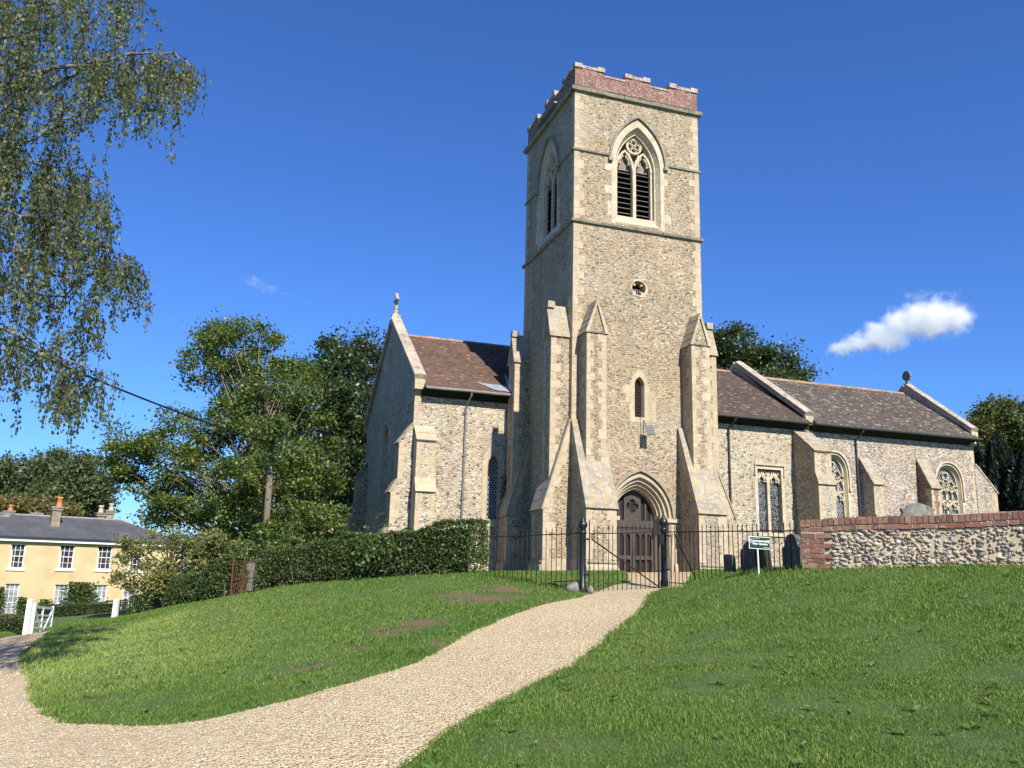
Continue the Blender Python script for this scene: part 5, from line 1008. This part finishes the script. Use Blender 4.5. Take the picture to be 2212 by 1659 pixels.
hedge('long_hedge', 'long clipped hedge climbing the bank to the nave wall', [hp(1020, 1240, 19.3), hp(900, 1246, 19.9), hp(750, 1255, 21.), hp(660, 1263, 21.8), hp(586, 1272, 22.6)], [1.13, 1.0, .94, .93, .9], .75, m_lhedge, .06, 2300, hg)
hedge('dark_hedge', 'dark hedge between the rusty wicket gate and the cherry tree', [hp(496, 1280, 24.2), hp(440, 1292, 25.5), hp(390, 1300, 27)], [1.0, .8, .7], .7, m_lhedge, .06, 2200, hg)
hedge('tall_hedge', 'short hedge behind the cherry trunk beside the pale house corner', [hp(345, 1320, 37), hp(298, 1330, 38.5)], [.95, .95], .8, m_lhedge, .07, 1500, hg)
hedge('gate_hedge', 'clipped hedge left of the white wooden gate', [hp(50, 1366, 39.5), hp(-20, 1368, 38.5), hp(-120, 1372, 37)], [1.0, 1.05, 1.1], .9, m_lhedge, .07, 1400, hg)
hedge('box_hedge', 'low box hedge along the front of the yellow house', [hp(262, 1343, 58), hp(180, 1343, 57), hp(110, 1343, 56), hp(70, 1343, 55)], [.75, .75, .75, .75], .8, m_lbox, .09, 700, hg)
# bramble growing out of the long hedge
bp = at(840, 1175, 19.75); t = thing('bramble', 'bright green bramble growing out of the front of the long hedge', 'bramble', (bp.x, bp.y, hz(bp.x, bp.y))); C = np.array(bp)+np.r_[rng.normal(0, 1, (500, 3))*[.42, .12, .2], rng.normal(0, 1, (160, 3))*[.5, .1, .25]+[0, 0, -.3]]; V, F = leaves(C, rng.uniform(.06, .12, len(C)), None, wid=.8, up=.3); npmesh('foliage', V, F, m_lbram, t)
V, F = tubes([(bez(np.array(bp)-[rng.normal(0, .3), 0, .6], np.array(bp)-[0, .1, .2], np.array(bp)+rng.normal(0, 1, 3)*[.4, .1, .25], 5), .006) for _ in range(14)], 4); npmesh('stems', V, F, m_twig, t)
ip = onp = (10.93, 33.3, 1.6); t = thing('ivy', 'ivy climbing the corner between the nave lancet and the tower', 'ivy', ip); C = np.c_[rng.normal(10.93, .12, 700), rng.uniform(33.28, 33.5, 700), rng.uniform(2.5, 5.6, 700)]; V, F = leaves(C, rng.uniform(.06, .12, 700), None, wid=.9); npmesh('foliage', V, F, m_lsyc, t); V, F = tubes([([(10.95, 33.45, 1.5), (10.9, 33.45, 3), (10.96, 33.45, 4.5), (10.92, 33.45, 5.4)], .02)], 5); npmesh('stems', V, F, m_twig, t)

# ------------------------------------------------------------------ birch hanging in from the left
bF = 11.; tb_ = LF(-8.4, 10.6); tz = hz(tb_.x, tb_.y); bt = thing('birch_tree', 'weeping silver birch hanging its branches in from the left edge', 'tree', (tb_.x, tb_.y, tz))
tp = np.array([(tb_.x+.06*math.sin(k*1.7), tb_.y+.05*math.cos(k*2.1), tz-.3+k*1.5) for k in range(10)]); V, F = tubes([(tp, np.linspace(.27, .06, 10))], 9); npmesh('trunk', V, F, m_bbark, bt, True)
limbs = []; twigs = []; LC = []; LD = []
def limb(pts, F0, r0, z_att):
    q = [np.array(at(x, y, F0+df)) for x, y, df in pts]; a = tp[int(np.clip((z_att-tz)/1.5, 0, 9))]; P = [a]+q; out = []
    for i in range(len(P)-1):
        for k in range(4): out.append(P[i]+(P[i+1]-P[i])*k/4+rng.normal(0, .025, 3))
    out.append(P[-1]); limbs.append((np.array(out), np.linspace(r0*.62, .007, len(out)))); return out
def strand(p, L, dens=.024, lean=0.):
    n = max(3, int(L/.12)); q = [np.array(p)]; d = np.array([rng.normal(0, .35)+lean, rng.normal(0, .35), .15])
    for i in range(n): d = d*.72+np.array([rng.normal(0, .06), rng.normal(0, .06), -.34]); q.append(q[-1]+d/np.linalg.norm(d)*L/n)
    q = np.array(q); twigs.append((q, np.linspace(.0055, .0022, len(q)))); k = int(L/dens); s = rng.uniform(.06, 1, k)*n; i = np.minimum(s.astype(int), n-1); P = q[i]+(q[i+1]-q[i])*(s-i)[:, None]
    o = rng.normal(0, .031, (k, 3)); o[:, 2] -= .02; LC.append(P+o); LD.append(o*8+[0, 0, -.6])
def field(x0, x1, y0, y1, n, l0, l1, F0=11, dF=.75, dens=.0185):
    for _ in range(int(n*.9)): strand(at(rng.uniform(x0, x1), rng.uniform(y0, y1), F0+rng.normal(0, dF)), rng.uniform(l0, l1)*.85, dens)
# limbs traced where they show
for pts, r0, za in (([(0, 190, 0), (120, 150, .1), (230, 128, .2), (300, 112, .2), (375, 120, .1), (425, 150, 0)], .07, 9), ([(60, 205, .2), (200, 140, .3), (290, 130, .4), (350, 160, .3)], .05, 9), ([(0, 330, -.4), (80, 290, -.3), (150, 250, 0), (240, 235, .3)], .06, 8), ([(0, 60, .5), (80, 20, .4), (160, -20, .4), (300, -40, .2)], .06, 10),
                    ([(0, 365, .2), (70, 350, .1), (150, 370, 0), (210, 420, 0)], .05, 7), ([(0, 450, -.5), (90, 480, -.4), (160, 520, -.3), (240, 545, 0), (290, 580, .1)], .045, 6), ([(0, 705, -.6), (50, 725, -.5), (95, 765, -.4), (160, 785, -.3), (235, 820, 0)], .055, 5), ([(0, 590, .3), (60, 640, .2), (140, 640, .1), (250, 555, .1), (285, 590, .2)], .04, 6), ([(40, 540, -.3), (120, 600, -.2), (200, 690, 0)], .03, 6)):
    o = limb(pts, bF, r0, za)
    for k in range(5, len(o)):
        for _ in range(2): strand(o[k]+rng.normal(0, .06, 3), rng.uniform(.3, .9), .024)
f = field
f(-60, 310, -60, 60, 95, .5, 1.3); f(60, 320, -80, 20, 60, .3, .7); f(0, 200, 60, 230, 90, .5, 1.2); f(200, 330, 90, 170, 42, .5, 1.25); f(330, 400, 115, 160, 34, .5, 1.05); f(395, 432, 150, 185, 15, .25, .5); f(230, 380, 180, 250, 26, .4, .9); f(-60, 130, 200, 420, 85, .6, 1.3)
f(100, 225, 330, 440, 72, .5, 1.1); f(60, 240, 440, 560, 80, .5, 1.0); f(-60, 110, 450, 650, 70, .6, 1.3); f(220, 292, 556, 590, 26, .4, .9); f(130, 225, 600, 730, 26, .4, .8); f(-60, 90, 700, 800, 36, .6, 1.1); f(120, 232, 780, 850, 36, .5, .95); f(60, 150, 700, 780, 14, .4, .8)
# the part of the crown outside the view
for _ in range(720): L_ = -8.4+rng.normal(0, 1.3); F_ = 10.6+rng.normal(0, 1.5); q_ = LF(min(L_, -.62*F_-.3), F_, rng.uniform(4, 14.5)); strand(q_, rng.uniform(.6, 1.5), .034)
for k in range(26): a = tp[rng.integers(2, 9)]; e = a+np.array([rng.normal(-.6, 1.3), rng.normal(0, 1.3), rng.uniform(.5, 2)]); limbs.append((bez(a, (a+e)/2+[0, 0, .5], e, 7), np.linspace(.05, .01, 7)))
V, F = tubes(limbs, 6); npmesh('branches', V, F, m_bbr, bt, True); V, F = tubes(twigs, 3); npmesh('twigs', V, F, m_twig, bt)
C = np.concatenate(LC); D = np.concatenate(LD); V, F = leaves(C, .05*rng.uniform(.7, 1.3, len(C)), D, wid=.75, up=.0); npmesh('crown', V, F, m_lbirch, bt)

# ------------------------------------------------------------------ grass
def blades():
    N = 1200000; F = 3.6*np.exp(rng.random(N)**.92*math.log(46/3.6)); L = rng.uniform(-1, 1, N)*(.66*F+1.2); x = _f0.x*F+_r0.x*L; y = _f0.y*F+_r0.y*L
    z, d = turf(x, y); ba = bare(x, y); keep = (d > -.03-rng.exponential(.03, N)*(rng.random(N) < .3)) & (rng.random(N) > np.clip(ba*3.2*(.55+.45*np.sin(x*9+np.sin(y*7)*2)*np.sin(y*8)), 0, .93)) & ~((x > XA-.7) & (x < XE) & (y > YA-1)) ; 
    dw = np.abs((x-WA.x)*(-wt.y)+(y-WA.y)*wt.x); al = (x-WA.x)*wt.x+(y-WA.y)*wt.y; keep &= ~((dw < .36) & (al > 0) & ((x-WA.x)*wn.x+(y-WA.y)*wn.y > 0))
    x, y, z, d, F, dw, al = [v[keep] for v in (x, y, z, d, F, dw, al)]; n = len(x)
    lod = np.clip(F/7, .7, 4)**.75; h = rng.gamma(6, .0039, n)*np.clip(F/9, .85, 1.25)
    patch = .5+.5*np.sin(x*1.3+np.sin(y*.9)*2)*np.sin(y*1.1+x*.4); h *= .75+.5*patch
    tall = np.where((dw < .5) & (al > -.1), 1+2.6*np.exp(-dw/.16)*rng.random(n)**2, 1.); tall = np.maximum(tall, np.where(d < .25, 1+.5*rng.random(n), 1))
    for A, B in ((LAp, FLp), (RAp, REp)):
        u = np.clip(((x-A.x)*(B.x-A.x)+(y-A.y)*(B.y-A.y))/((B-A).length**2), 0, 1); D = np.hypot(x-A.x-u*(B.x-A.x), y-A.y-u*(B.y-A.y)); tall = np.maximum(tall, 1+1.8*np.exp(-D/.35)*rng.random(n)**1.5)
    h *= tall; a = rng.uniform(0, 2*math.pi, n); w_ = .0028*lod*rng.uniform(.7, 1.5, n); lean = rng.uniform(.15, .95, n)*h; b_ = rng.uniform(0, 2*math.pi, n)
    base = np.c_[x, y, z-.004]; s = np.c_[np.cos(a), np.sin(a), 0*a]*w_[:, None]; m = base+np.c_[np.cos(b_)*lean*.35, np.sin(b_)*lean*.35, h*.62]; tip = base+np.c_[np.cos(b_)*lean, np.sin(b_)*lean, h*.95]
    V = np.stack([base-s, base+s, m+s*.75, m-s*.75, tip], 1).reshape(-1, 3); k = np.arange(n)[:, None]*5; T = np.concatenate([k+np.array([0, 1, 2]), k+np.array([0, 2, 3]), k+np.array([3, 2, 4])]).astype(np.int32)
    mound = sm((1.6-x*.65)/3)*sm((y-8)/5)*sm((24-y)/3)
    dry = np.repeat(mound, 5)
    kind(npmesh('grass', V, T, m_grass, None, False, {'dry': dry}), 'stuff')
    # weeds: flat rosettes of broad leaves
    n = 320; F = rng.uniform(4, 15, n); L = rng.uniform(-.6, .62, n)*F; x = _f0.x*F+_r0.x*L; y = _f0.y*F+_r0.y*L; z, d = turf(x, y); q = (d > .1) & ~((x > WA.x-.2) & (y > WA.y-1.2)); x, y, z = x[q], y[q], z[q]; Vs = []; 
    for X, Y, Z in zip(x, y, z):
        r_ = rng.uniform(.03, .075)
        for k in range(rng.integers(5, 9)): a = rng.uniform(0, 6.28); Vs.append((X+math.cos(a)*r_*.5, Y+math.sin(a)*r_*.5, Z+.02+rng.uniform(0, .02), math.cos(a), math.sin(a), r_))
    A = np.array(Vs); V, F_ = leaves(A[:, :3], A[:, 5]*1.1, np.c_[A[:, 3:5], rng.uniform(.2, .8, len(A))], wid=.38, up=3.5); kind(npmesh('lawn_weeds', V, F_, leafm('weed_leaf', [(0, (.09, .17, .03)), (.8, (.14, .24, .05)), (1, (.2, .28, .09))], .4), None), 'stuff')
blades()
def pebbles():
    N = 17000; F = 3.8*np.exp(rng.random(N)*math.log(16/3.8)); L = rng.uniform(-.64, .45, N)*F; x = _f0.x*F+_r0.x*L; y = _f0.y*F+_r0.y*L; d = pathdist(x, y); q = d < rng.exponential(.05, len(d))-.02; x, y, F = x[q], y[q], F[q]; n = len(x)
    O = np.array([(1, 0, 0), (0, 1, 0), (-1, 0, 0), (0, -1, 0), (0, 0, .8), (0, 0, -.6)]); T = np.array([(0, 1, 4), (1, 2, 4), (2, 3, 4), (3, 0, 4), (1, 0, 5), (2, 1, 5), (3, 2, 5), (0, 3, 5)])
    r_ = rng.uniform(.006, .014, n)*np.clip(F/8, .9, 1.4); a = rng.uniform(0, 6.28, n); sx_ = rng.uniform(.7, 1.3, n); X = O[None, :, 0]*sx_[:, None]; Y = O[None, :, 1]+0*X; c, s_ = np.cos(a)[:, None], np.sin(a)[:, None]
    V = np.stack([x[:, None]+(X*c-Y*s_)*r_[:, None], y[:, None]+(X*s_+Y*c)*r_[:, None], H(x, y)[:, None]+.004+(O[None, :, 2]*.7+.25)*r_[:, None]], 2).reshape(-1, 3); Fc = (np.arange(n)[:, None, None]*6+T[None]).reshape(-1, 3)
    g = G('loose_stone', .75); m = g.fin(g.ramp(g.isl(), [(0, (.3, .21, .13)), (.3, (.55, .42, .27)), (.7, (.62, .5, .33)), (.9, (.68, .58, .43)), (1, (.35, .2, .12))])); kind(npmesh('loose_gravel', V, Fc, m), 'stuff')
pebbles()

# ================================================================== YELLOW BRICK HOUSE
hA = at(-80, 1200, 60.5); hB = at(388, 1260, 69.); hA.z = hB.z = 0; hL = (hB-hA).length; ht = (hB-hA).normalized(); hn = Vector((-ht.y, ht.x, 0))
PH = Pln((hA.x, hA.y), (ht.x, ht.y), (hn.x, hn.y))
def onh(x, y, off=0.):
    d = ray(x, y); p0 = hA+hn*off; t_ = ((p0-EYE).x*hn.x+(p0-EYE).y*hn.y)/(d.x*hn.x+d.y*hn.y); q = EYE+d*t_; return ((q-hA).x*ht.x+(q-hA).y*ht.y, q.z)
def r6(X, Y): return (X/3.687/1.82278, (2050+Y/3.687)/1.82278)
def z6(X, Y): return (X/2.212/1.82278, (1750+Y/2.212)/1.82278)
ze = onh(*r6(600, 255))[1]; zg = -3.2; hc = PH(hL*.5, 0, 0)
house = thing('yellow_house', 'long two storey yellow brick house with slate roof and white sash windows', 'house', (hc[0], hc[1], -2.4))
wins = []
for (xa, xb, yt, yb, low) in ((162, 375, 335, 690, 0), (874, 1087, 350, 700, 0), (1425, 1634, 362, 708, 0), (1890, 2075, 375, 720, 0), (75, 287, 915, 1375, 1), (795, 1000, 928, 1385, 1), (1350, 1560, 932, 1385, 1), (1800, 2010, 945, 1385, 1)):
    ua, zt_ = onh(*r6(xa, yt)); ub, _ = onh(*r6(xb, yt)); _, zb_ = onh(*r6((xa+xb)/2-40, yb)); wins.append((ua+.03, ub+.03, zb_, zt_, low))
for ux in (-6.5, -3.2): wins += [(ux, ux+1.15, wins[0][2], wins[0][3], 0), (ux, ux+1.15, wins[4][2], wins[4][3], 1)]
b = MB(); b.sheet(PH, [(-8, zg), (hL, zg), (hL, ze), (-8, ze)], [[(a, z0), (a, z1), (c, z1), (c, z0)] for a, c, z0, z1, l in wins])
for a, c, z0, z1, l in wins: b.reveal(PH, [(a, z0), (a, z1), (c, z1), (c, z0)], 0, .13)
hd = 9.5
b.add([PH(hL, zg, 0), PH(hL, zg, hd), PH(hL, ze, hd), PH(hL, ze, 0)], [(0, 1, 2, 3)]); b.add([PH(-8, zg, 0), PH(-8, zg, hd), PH(-8, ze, hd), PH(-8, ze, 0)], [(0, 1, 2, 3)]); b.add([PH(-8, zg, hd), PH(hL, zg, hd), PH(hL, ze, hd), PH(-8, ze, hd)], [(0, 1, 2, 3)])
b.build('wall', m_yb, house, fix=False)
b = MB(); zr = ze+1.75; R0 = [(-8.3, ze, -.35), (hL+.35, ze, -.35), (hL+.35, ze, hd+.3), (-8.3, ze, hd+.3)]; R1 = [(-4.5, zr, hd*.45), (hL-3.9, zr, hd*.45), (hL-3.9, zr, hd*.5), (-4.5, zr, hd*.5)]
b.hexa([PH(*p) for p in R0], [PH(*p) for p in R1]); roofh = b.build('roof', m_slate, house)
b = MB(); b.tube([PH(-4.5, zr+.02, hd*.47), PH(hL-3.9, zr+.02, hd*.47)], .1, 6); b.tube([PH(hL-3.9, zr, hd*.45), PH(hL+.35, ze+.03, -.33)], .08, 6); b.build('ridge', m_lead, roofh)
b = MB(); b.slab(PH, [(-8.2, ze-.27), (hL+.1, ze-.27), (hL+.1, ze-.02), (-8.2, ze-.02)], -.3, 0); b.build('fascia', m_wh, house); b = MB(); b.tube([PH(-8.3, ze+.02, -.4), PH(hL+.3, ze+.02, -.4)], .07, 6); b.build('gutter', m_gutd, house)
for i, (a, c, z0, z1, low) in enumerate(wins):
    b = MB(); d0 = .1; fw_ = .06
    b.frame(PH, [(a, z0), (a, z1), (c, z1), (c, z0)], [(a+fw_, z0+fw_), (a+fw_, z1-fw_), (c-fw_, z1-fw_), (c-fw_, z0+fw_)], d0, d0+.06)
    rows = 5 if low else 4
    for k in (1, 2): u = a+(c-a)*k/3; b.slab(PH, [(u-.014, z0), (u+.014, z0), (u+.014, z1), (u-.014, z1)], d0+.015, d0+.05)
    for k in range(1, rows): z = z0+(z1-z0)*k/rows; t_ = .024 if (k == 2) else .014; b.slab(PH, [(a, z-t_), (c, z-t_), (c, z+t_), (a, z+t_)], d0+.012, d0+.05)
    b.slab(PH, [(a-.14, z0-.16), (c+.14, z0-.16), (c+.14, z0+.0), (a-.14, z0)], -.09, .14); wo = b.build('window', m_wh, house)
    b = MB(); b.slab(PH, [(a+.02, z0+.02), (c-.02, z0+.02), (c-.02, z1-.02), (a+.02, z1-.02)], d0+.055, d0+.075); b.build('pane', m_gb if low else m_gd, wo)
    if not low:
        b = MB(); b.slab(PH, [(a+.06, z0+.05), (a+.2, z0+.05), (a+.16, z1-.5), (a+.06, z1-.4)], d0+.045, d0+.054); b.build('curtain', m_potc, wo)
def chim(X0, X1, Y0, Y1, off, pots):
    ua, zt_ = onh(*z6(X0, Y0), off); ub, _ = onh(*z6(X1, Y0), off); b = MB(); w_ = (ub-ua); u0 = ua+w_*.1; u1 = ub-w_*.1
    q = lambda u0, u1, z0, z1, e: b.hexa([PH(u0, z0, off-e), PH(u1, z0, off-e), PH(u1, z0, off+.8+e), PH(u0, z0, off+.8+e)], [PH(u0, z1, off-e), PH(u1, z1, off-e), PH(u1, z1, off+.8+e), PH(u0, z1, off+.8+e)])
    q(u0, u1, ze-.5, zt_-.3, 0); q(ua, ub, zt_-.297, zt_-.13, .08); q(ua-.03, ub+.03, zt_-.127, zt_, .12); o = b.build('chimney', m_bb, house)
    for (x, y, wd, m) in pots:
        u, zp = onh(*z6(x, y), off+.4); p = PH(u, zt_-.02, off+.4); r_ = wd; b = MB(); b.lathe(p, [(r_*1.05, 0), (r_, .06), (r_*.85, (zp-zt_)*.8), (r_*1.05, (zp-zt_)*.84), (r_*1.05, (zp-zt_)*.93), (r_*.8, zp-zt_)], 10); b.build('chimney_pot', m, o, True)
chim(40, 135, 572, 640, 4.4, [(98, 525, .18, m_pot)]); chim(268, 376, 592, 650, 5.2, [(322, 578, .13, m_bb)]); chim(455, 552, 537, 690, 2.2, [(527, 455, .22, m_pot)]); chim(845, 925, 590, 665, 4.6, [(885, 530, .2, m_potc)]); chim(925, 1005, 570, 665, 5.0, [(975, 513, .2, m_potc)])
b = MB(); dp = PH(*onh(*z6(40, 620), 3.9), 3.9); b.lathe((0, 0, 0), [(.02, .05), (.2, .1), (.35, .2), (.36, .21), (.2, .12), (.02, .07)], 14); M_ = Matrix.Translation(dp)@Matrix.Rotation(rad(75), 4, 'X')@Matrix.Rotation(rad(20), 4, 'Y'); b.v = [tuple(M_@Vector(v)) for v in b.v]; b.tube([dp, Vector(dp)+Vector((.0, .5, -.5))], .03, 5); b.build('satellite_dish', m_gut, house)
def climber(label, X0, X1, Y0, Y1, n, name='climbing_shrub', mat=None):
    u0, z1 = onh(*r6(X0, Y0), -.5); u1, z0 = onh(*r6(X1, Y1), -.5); p = PH((u0+u1)/2, z0, -.45); g_ = hz(p[0], p[1]); t = thing(name, label, 'shrub', (p[0], p[1], g_), 'shrubs against the house'); u = rng.normal(0, .42, n); v = rng.random(n)**.85; wv = np.clip(1.1-np.abs(v-.55)*.9, .3, 1)
    C = np.array([PH((u0+u1)/2+a*(u1-u0)*w_*.62, z0+(z1-z0)*b_, -.42+rng.normal(0, .17)) for a, b_, w_ in zip(u, v, wv)]); V, F = leaves(C, rng.uniform(.1, .22, n), None, wid=.7, up=.2); npmesh('foliage', V, F, mat or m_lclimb, t)
    V, F = tubes([(bez([p[0], p[1], g_-.1], PH((u0+u1)/2+rng.normal(0, .2), (z0+z1)/2, -.3), PH((u0+u1)/2+rng.normal(0, (u1-u0)*.25), z1-rng.uniform(0, .8), -.3)), .025) for _ in range(7)], 4); npmesh('stems', V, F, m_twig, t)
climber('tall bushy climber between two ground floor windows of the house', 960, 1340, 890, 1400, 2600); climber('small shrub right of the left ground floor window, behind the gate', 240, 390, 1110, 1380, 500); climber('small shrub just above the open white gate', 540, 745, 1145, 1400, 520); climber('dark climber cut by the left edge beside a ground floor window', -120, 45, 960, 1400, 700)

# white gate, posts, estate fence
def wpost(label, x, yb, yt, F, w_):
    p = at(x, yt, F); g_ = hz(p.x, p.y); t = thing('white_post', label, 'gate post', (p.x, p.y, g_), 'white posts of the house drive'); b = MB(); c = lambda s, z: [(p.x+(_r0.x*a+_f0.x*d)*s, p.y+(_r0.y*a+_f0.y*d)*s, z) for a, d in ((-1, -1), (1, -1), (1, 1), (-1, 1))]
    b.hexa(c(w_*.56, g_-.3), c(w_*.5, p.z-.05)); b.hexa(c(w_*.52, p.z-.048), c(w_*.3, p.z)); b.build('shaft', m_wh, t); return p, g_
p1, g1 = wpost('thick white gate post at the hinge side of the open white gate', 67, 1366, 1294, 38.2, .2); wpost('white gate post half in shade on the right of the drive', 460/1.8228*1., 1345, 1294.5, 41, .2)
gt = thing('white_gate', 'white wooden field gate standing open towards the house', 'gate', (p1.x, p1.y, g1)); ga = at(76, 1300, 38.3); gb = at(116, 1308.5, 41.2); ga.z, gb.z = ga.z-.02, gb.z; gd_ = Vector((gb.x-ga.x, gb.y-ga.y, 0)); gLn = gd_.length; gd_ /= gLn
gq = Vector((-gd_.y, gd_.x, 0)); zt_ = lambda u: (ga.z-.2)+((gb.z-.12)-(ga.z-.2))*u/gLn; PGt = lambda u, z, d: (ga.x+gd_.x*u+gq.x*d, ga.y+gd_.y*u+gq.y*d, z)
def bar(nm, u0, za, u1, zb_, w_, th_=.035, m=m_wh): b = MB(); b.strip(PGt, [(u0, za), (u1, zb_)], w_, -th_, th_); b.build(nm, m, gt)
hg_ = 1.22
bar('hinge_stile', .08, zt_(0)-hg_, .08, zt_(0)+.16, .14, .05); bar('end_stile', gLn-.05, zt_(gLn)-hg_+.05, gLn-.05, zt_(gLn)+.1, .1, .045)
for k in (0, .3, .55, .78, 1.0): bar('bar', .1, zt_(0)-k*(hg_-.12), gLn-.05, zt_(gLn)-k*(hg_-.12), .1 if k in (0, 1.) else .08, .028)
bar('brace', .15, zt_(0)-.1, gLn*.5, zt_(gLn*.5)-hg_+.15, .08, .04); bar('brace', gLn*.55, zt_(gLn*.5)-hg_+.15, gLn-.1, zt_(gLn)-.06, .09, .045); bar('upright', gLn*.45, zt_(gLn*.45)-hg_+.1, gLn*.45, zt_(gLn*.45), .08, .04)
ef = thing('estate_fence', 'low black iron fence between the white post and the cherry tree', 'railing', gp(280, 1340, 41)); fA = Vector(at(256, 1338, 41)); fB = Vector(at(305, 1328, 38.5)); zf = lambda k: hz(fA.x+(fB.x-fA.x)*k, fA.y+(fB.y-fA.y)*k); pr = None
for i in range(10):
    k = i/9; q_ = fA+(fB-fA)*k
    if pr is None: pr = barmesh(1.1, .018, .1).build('bar', m_blk, ef); o = pr
    else: o = copyo(pr, ef)
    o.location = (q_.x, q_.y, zf(k)-.1)
for h_ in (.2, .62, .85): b = MB(); b.tube([(fA+(fB-fA)*k).to_2d().to_3d()+Vector((0, 0, zf(k)+h_)) for k in (0, .25, .5, .75, 1)], .014, 5); b.build('rail', m_blk, ef)
# rusty wicket gate in the hedge gap
wk = thing('wicket_gate', 'rusty iron wicket gate closing the gap between the hedges', 'gate', gp(523, 1278, 23.4)); wA = at(498, 1283, 23.8); wB = at(548, 1276, 23.2); zz0 = hz(wA.x, wA.y); zz1 = hz(wB.x, wB.y); pr = None; hw_ = .92
for i in range(13):
    k = i/12; q_ = wA+(wB-wA)*k; g_ = zz0+(zz1-zz0)*k
    if pr is None: pr = barmesh(1., .009, .03).build('bar', m_rust2, wk); o = pr
    else: o = copyo(pr, wk)
    o.location = (q_.x, q_.y, g_-.05); o.scale = (1, 1, hw_+random.uniform(-.03, .05)); o.rotation_euler = (random.gauss(0, .02), random.gauss(0, .03), 0)
for k in (0, .5, 1): q_ = wA+(wB-wA)*k; g_ = zz0+(zz1-zz0)*k; b = MB(); b.tube([(q_.x, q_.y, g_-.1), (q_.x, q_.y, g_+hw_+.1)], .028, 6); b.build('upright', m_rust2, wk)
for h_ in (.08, .42, .84): b = MB(); b.tube([(wA.x, wA.y, zz0+h_), (wB.x, wB.y, zz1+h_)], .014, 5); b.build('rail', m_rust2, wk)
b = MB(); b.tube([((wA.x+wB.x)/2, (wA.y+wB.y)/2, (zz0+zz1)/2+.4), (wA.x*.8+wB.x*.2, wA.y*.8+wB.y*.2, zz0+.08)], .014, 5); b.build('brace', m_rust2, wk)
headstone('pale narrow lichened headstone between the hedges behind the wicket gate', 542, 1212, 25.5, .5, o_ogee, m_hs, 1.3, 0, .1)
# telegraph pole and wires
pb_ = at(579, 1120, 33.4); ptop = at(588, 950, 33.4); pg = hz(pb_.x, pb_.y); pole = thing('telegraph_pole', 'weathered wooden telegraph pole standing in front of the ash tree', 'pole', (pb_.x, pb_.y, pg)); b = MB(); b.tube([(pb_.x, pb_.y, pg-.2), (pb_.x+(ptop.x-pb_.x)*.5, pb_.y, (pg+ptop.z)/2), (ptop.x, ptop.y, ptop.z)], [.14, .125, .11], 12); b.build('shaft', m_pole, pole, True)
b = MB(); b.tube([(ptop.x-.2, ptop.y, ptop.z-.15), (ptop.x+.2, ptop.y, ptop.z-.15)], .03, 6); b.build('bracket', m_gutd, pole)
def wire(label, A, B, sag, r_): A, B = Vector(A), Vector(B); t = thing('overhead_cable', label, 'cable', A); b = MB(); b.tube([A+(B-A)*(i/30)-Vector((0, 0, sag*4*(i/30)*(1-i/30))) for i in range(31)], r_, 5); b.build('cable', m_blk, t)
c1 = at(172, 766, 20.); far_ = Vector(ptop)+(c1-ptop)*1.9; wire('thick black cable running from the birch down to the telegraph pole', ptop-Vector((.1, 0, .12)), far_, .35, .028)
wire('thin wire from the telegraph pole to the west end of the church', ptop-Vector((-.1, 0, .35)), (6.95, 37.5, 6.2), .6, .008)
# clouds far above the trees
def cloud(name, label, x, y, Dm, wpx, hpx, blobs, dens):
    """blobs: (u, v, r) in pixels from the middle"""
    m = Dm/FP; c = at(x, y, Dm); g = G(name+'_vapour'); tc = g.co('Object'); f_ = None; ns = g.n('TexNoise', {'Scale': 4.5/m/100, 'Detail': 9., 'Roughness': .66, 'Vector': tc}); nb = g.vm('SCALE', g.vm('SUBTRACT', ns.outputs[1], (.5, .5, .5))); nb.node.inputs[3].default_value = 66*m; pv_ = g.vm('ADD', tc, nb)
    for u, v, r_, *e in blobs:
        q = g.vm('MULTIPLY', g.vm('SUBTRACT', pv_, (u*m, 0, v*m)), (1/(r_*m)/(e[0] if e else 1), 1/(r_*m), 1/(r_*m))); k = g.math('SUBTRACT', 1, g.n('VectorMath', {0: q}, operation='LENGTH').outputs['Value']); f_ = k if f_ is None else g.math('SMOOTH_MAX', f_, k, .35)
    d = g.math('MULTIPLY', g.math('POWER', g.mr(f_, -.02, .6), 1.6), dens/m); pvn = g.n('VolumePrincipled', {'Density': d, 'Color': (1, 1, 1, 1), 'Anisotropy': -.1}); mo = g.t.nodes['Material Output']; g.t.nodes.remove(g.b); g.t.links.new(pvn.outputs[0], mo.inputs['Volume'])
    b = MB(); b.box(-wpx*m, wpx*m, -60*m, 60*m, -hpx*m, hpx*m); o = b.build(name, g.mat); o.location = c; o.rotation_euler = (0, 0, -YAW-math.atan((x-1106)/FP)); tag(o, label, 'cloud', 'small clouds in the sky'); return o
cloud('cloud', 'bright white puffy cloud right of the tower', 1940, 705, 1500, 190, 80, [(40, 20, 40), (80, 18, 44), (118, 6, 40), (0, 6, 40), (60, -6, 34, 1.8), (-40, -18, 38, 1.2), (-85, -32, 28, 1.5), (-125, -42, 22, 1.6), (-20, -36, 24, 2.2)], .06)
cloud('cloud', 'thin wisp of cloud just above the bright white cloud', 2018, 637, 1520, 90, 30, [(-35, 0, 14, 2.4), (10, 2, 12, 3), (40, -3, 8, 3)], .012)
cloud('cloud', 'faint wisp of cloud left of the tower above the trees', 575, 618, 1500, 90, 35, [(-30, 8, 12, 2), (5, -3, 9, 4), (40, -10, 6, 3)], .012)
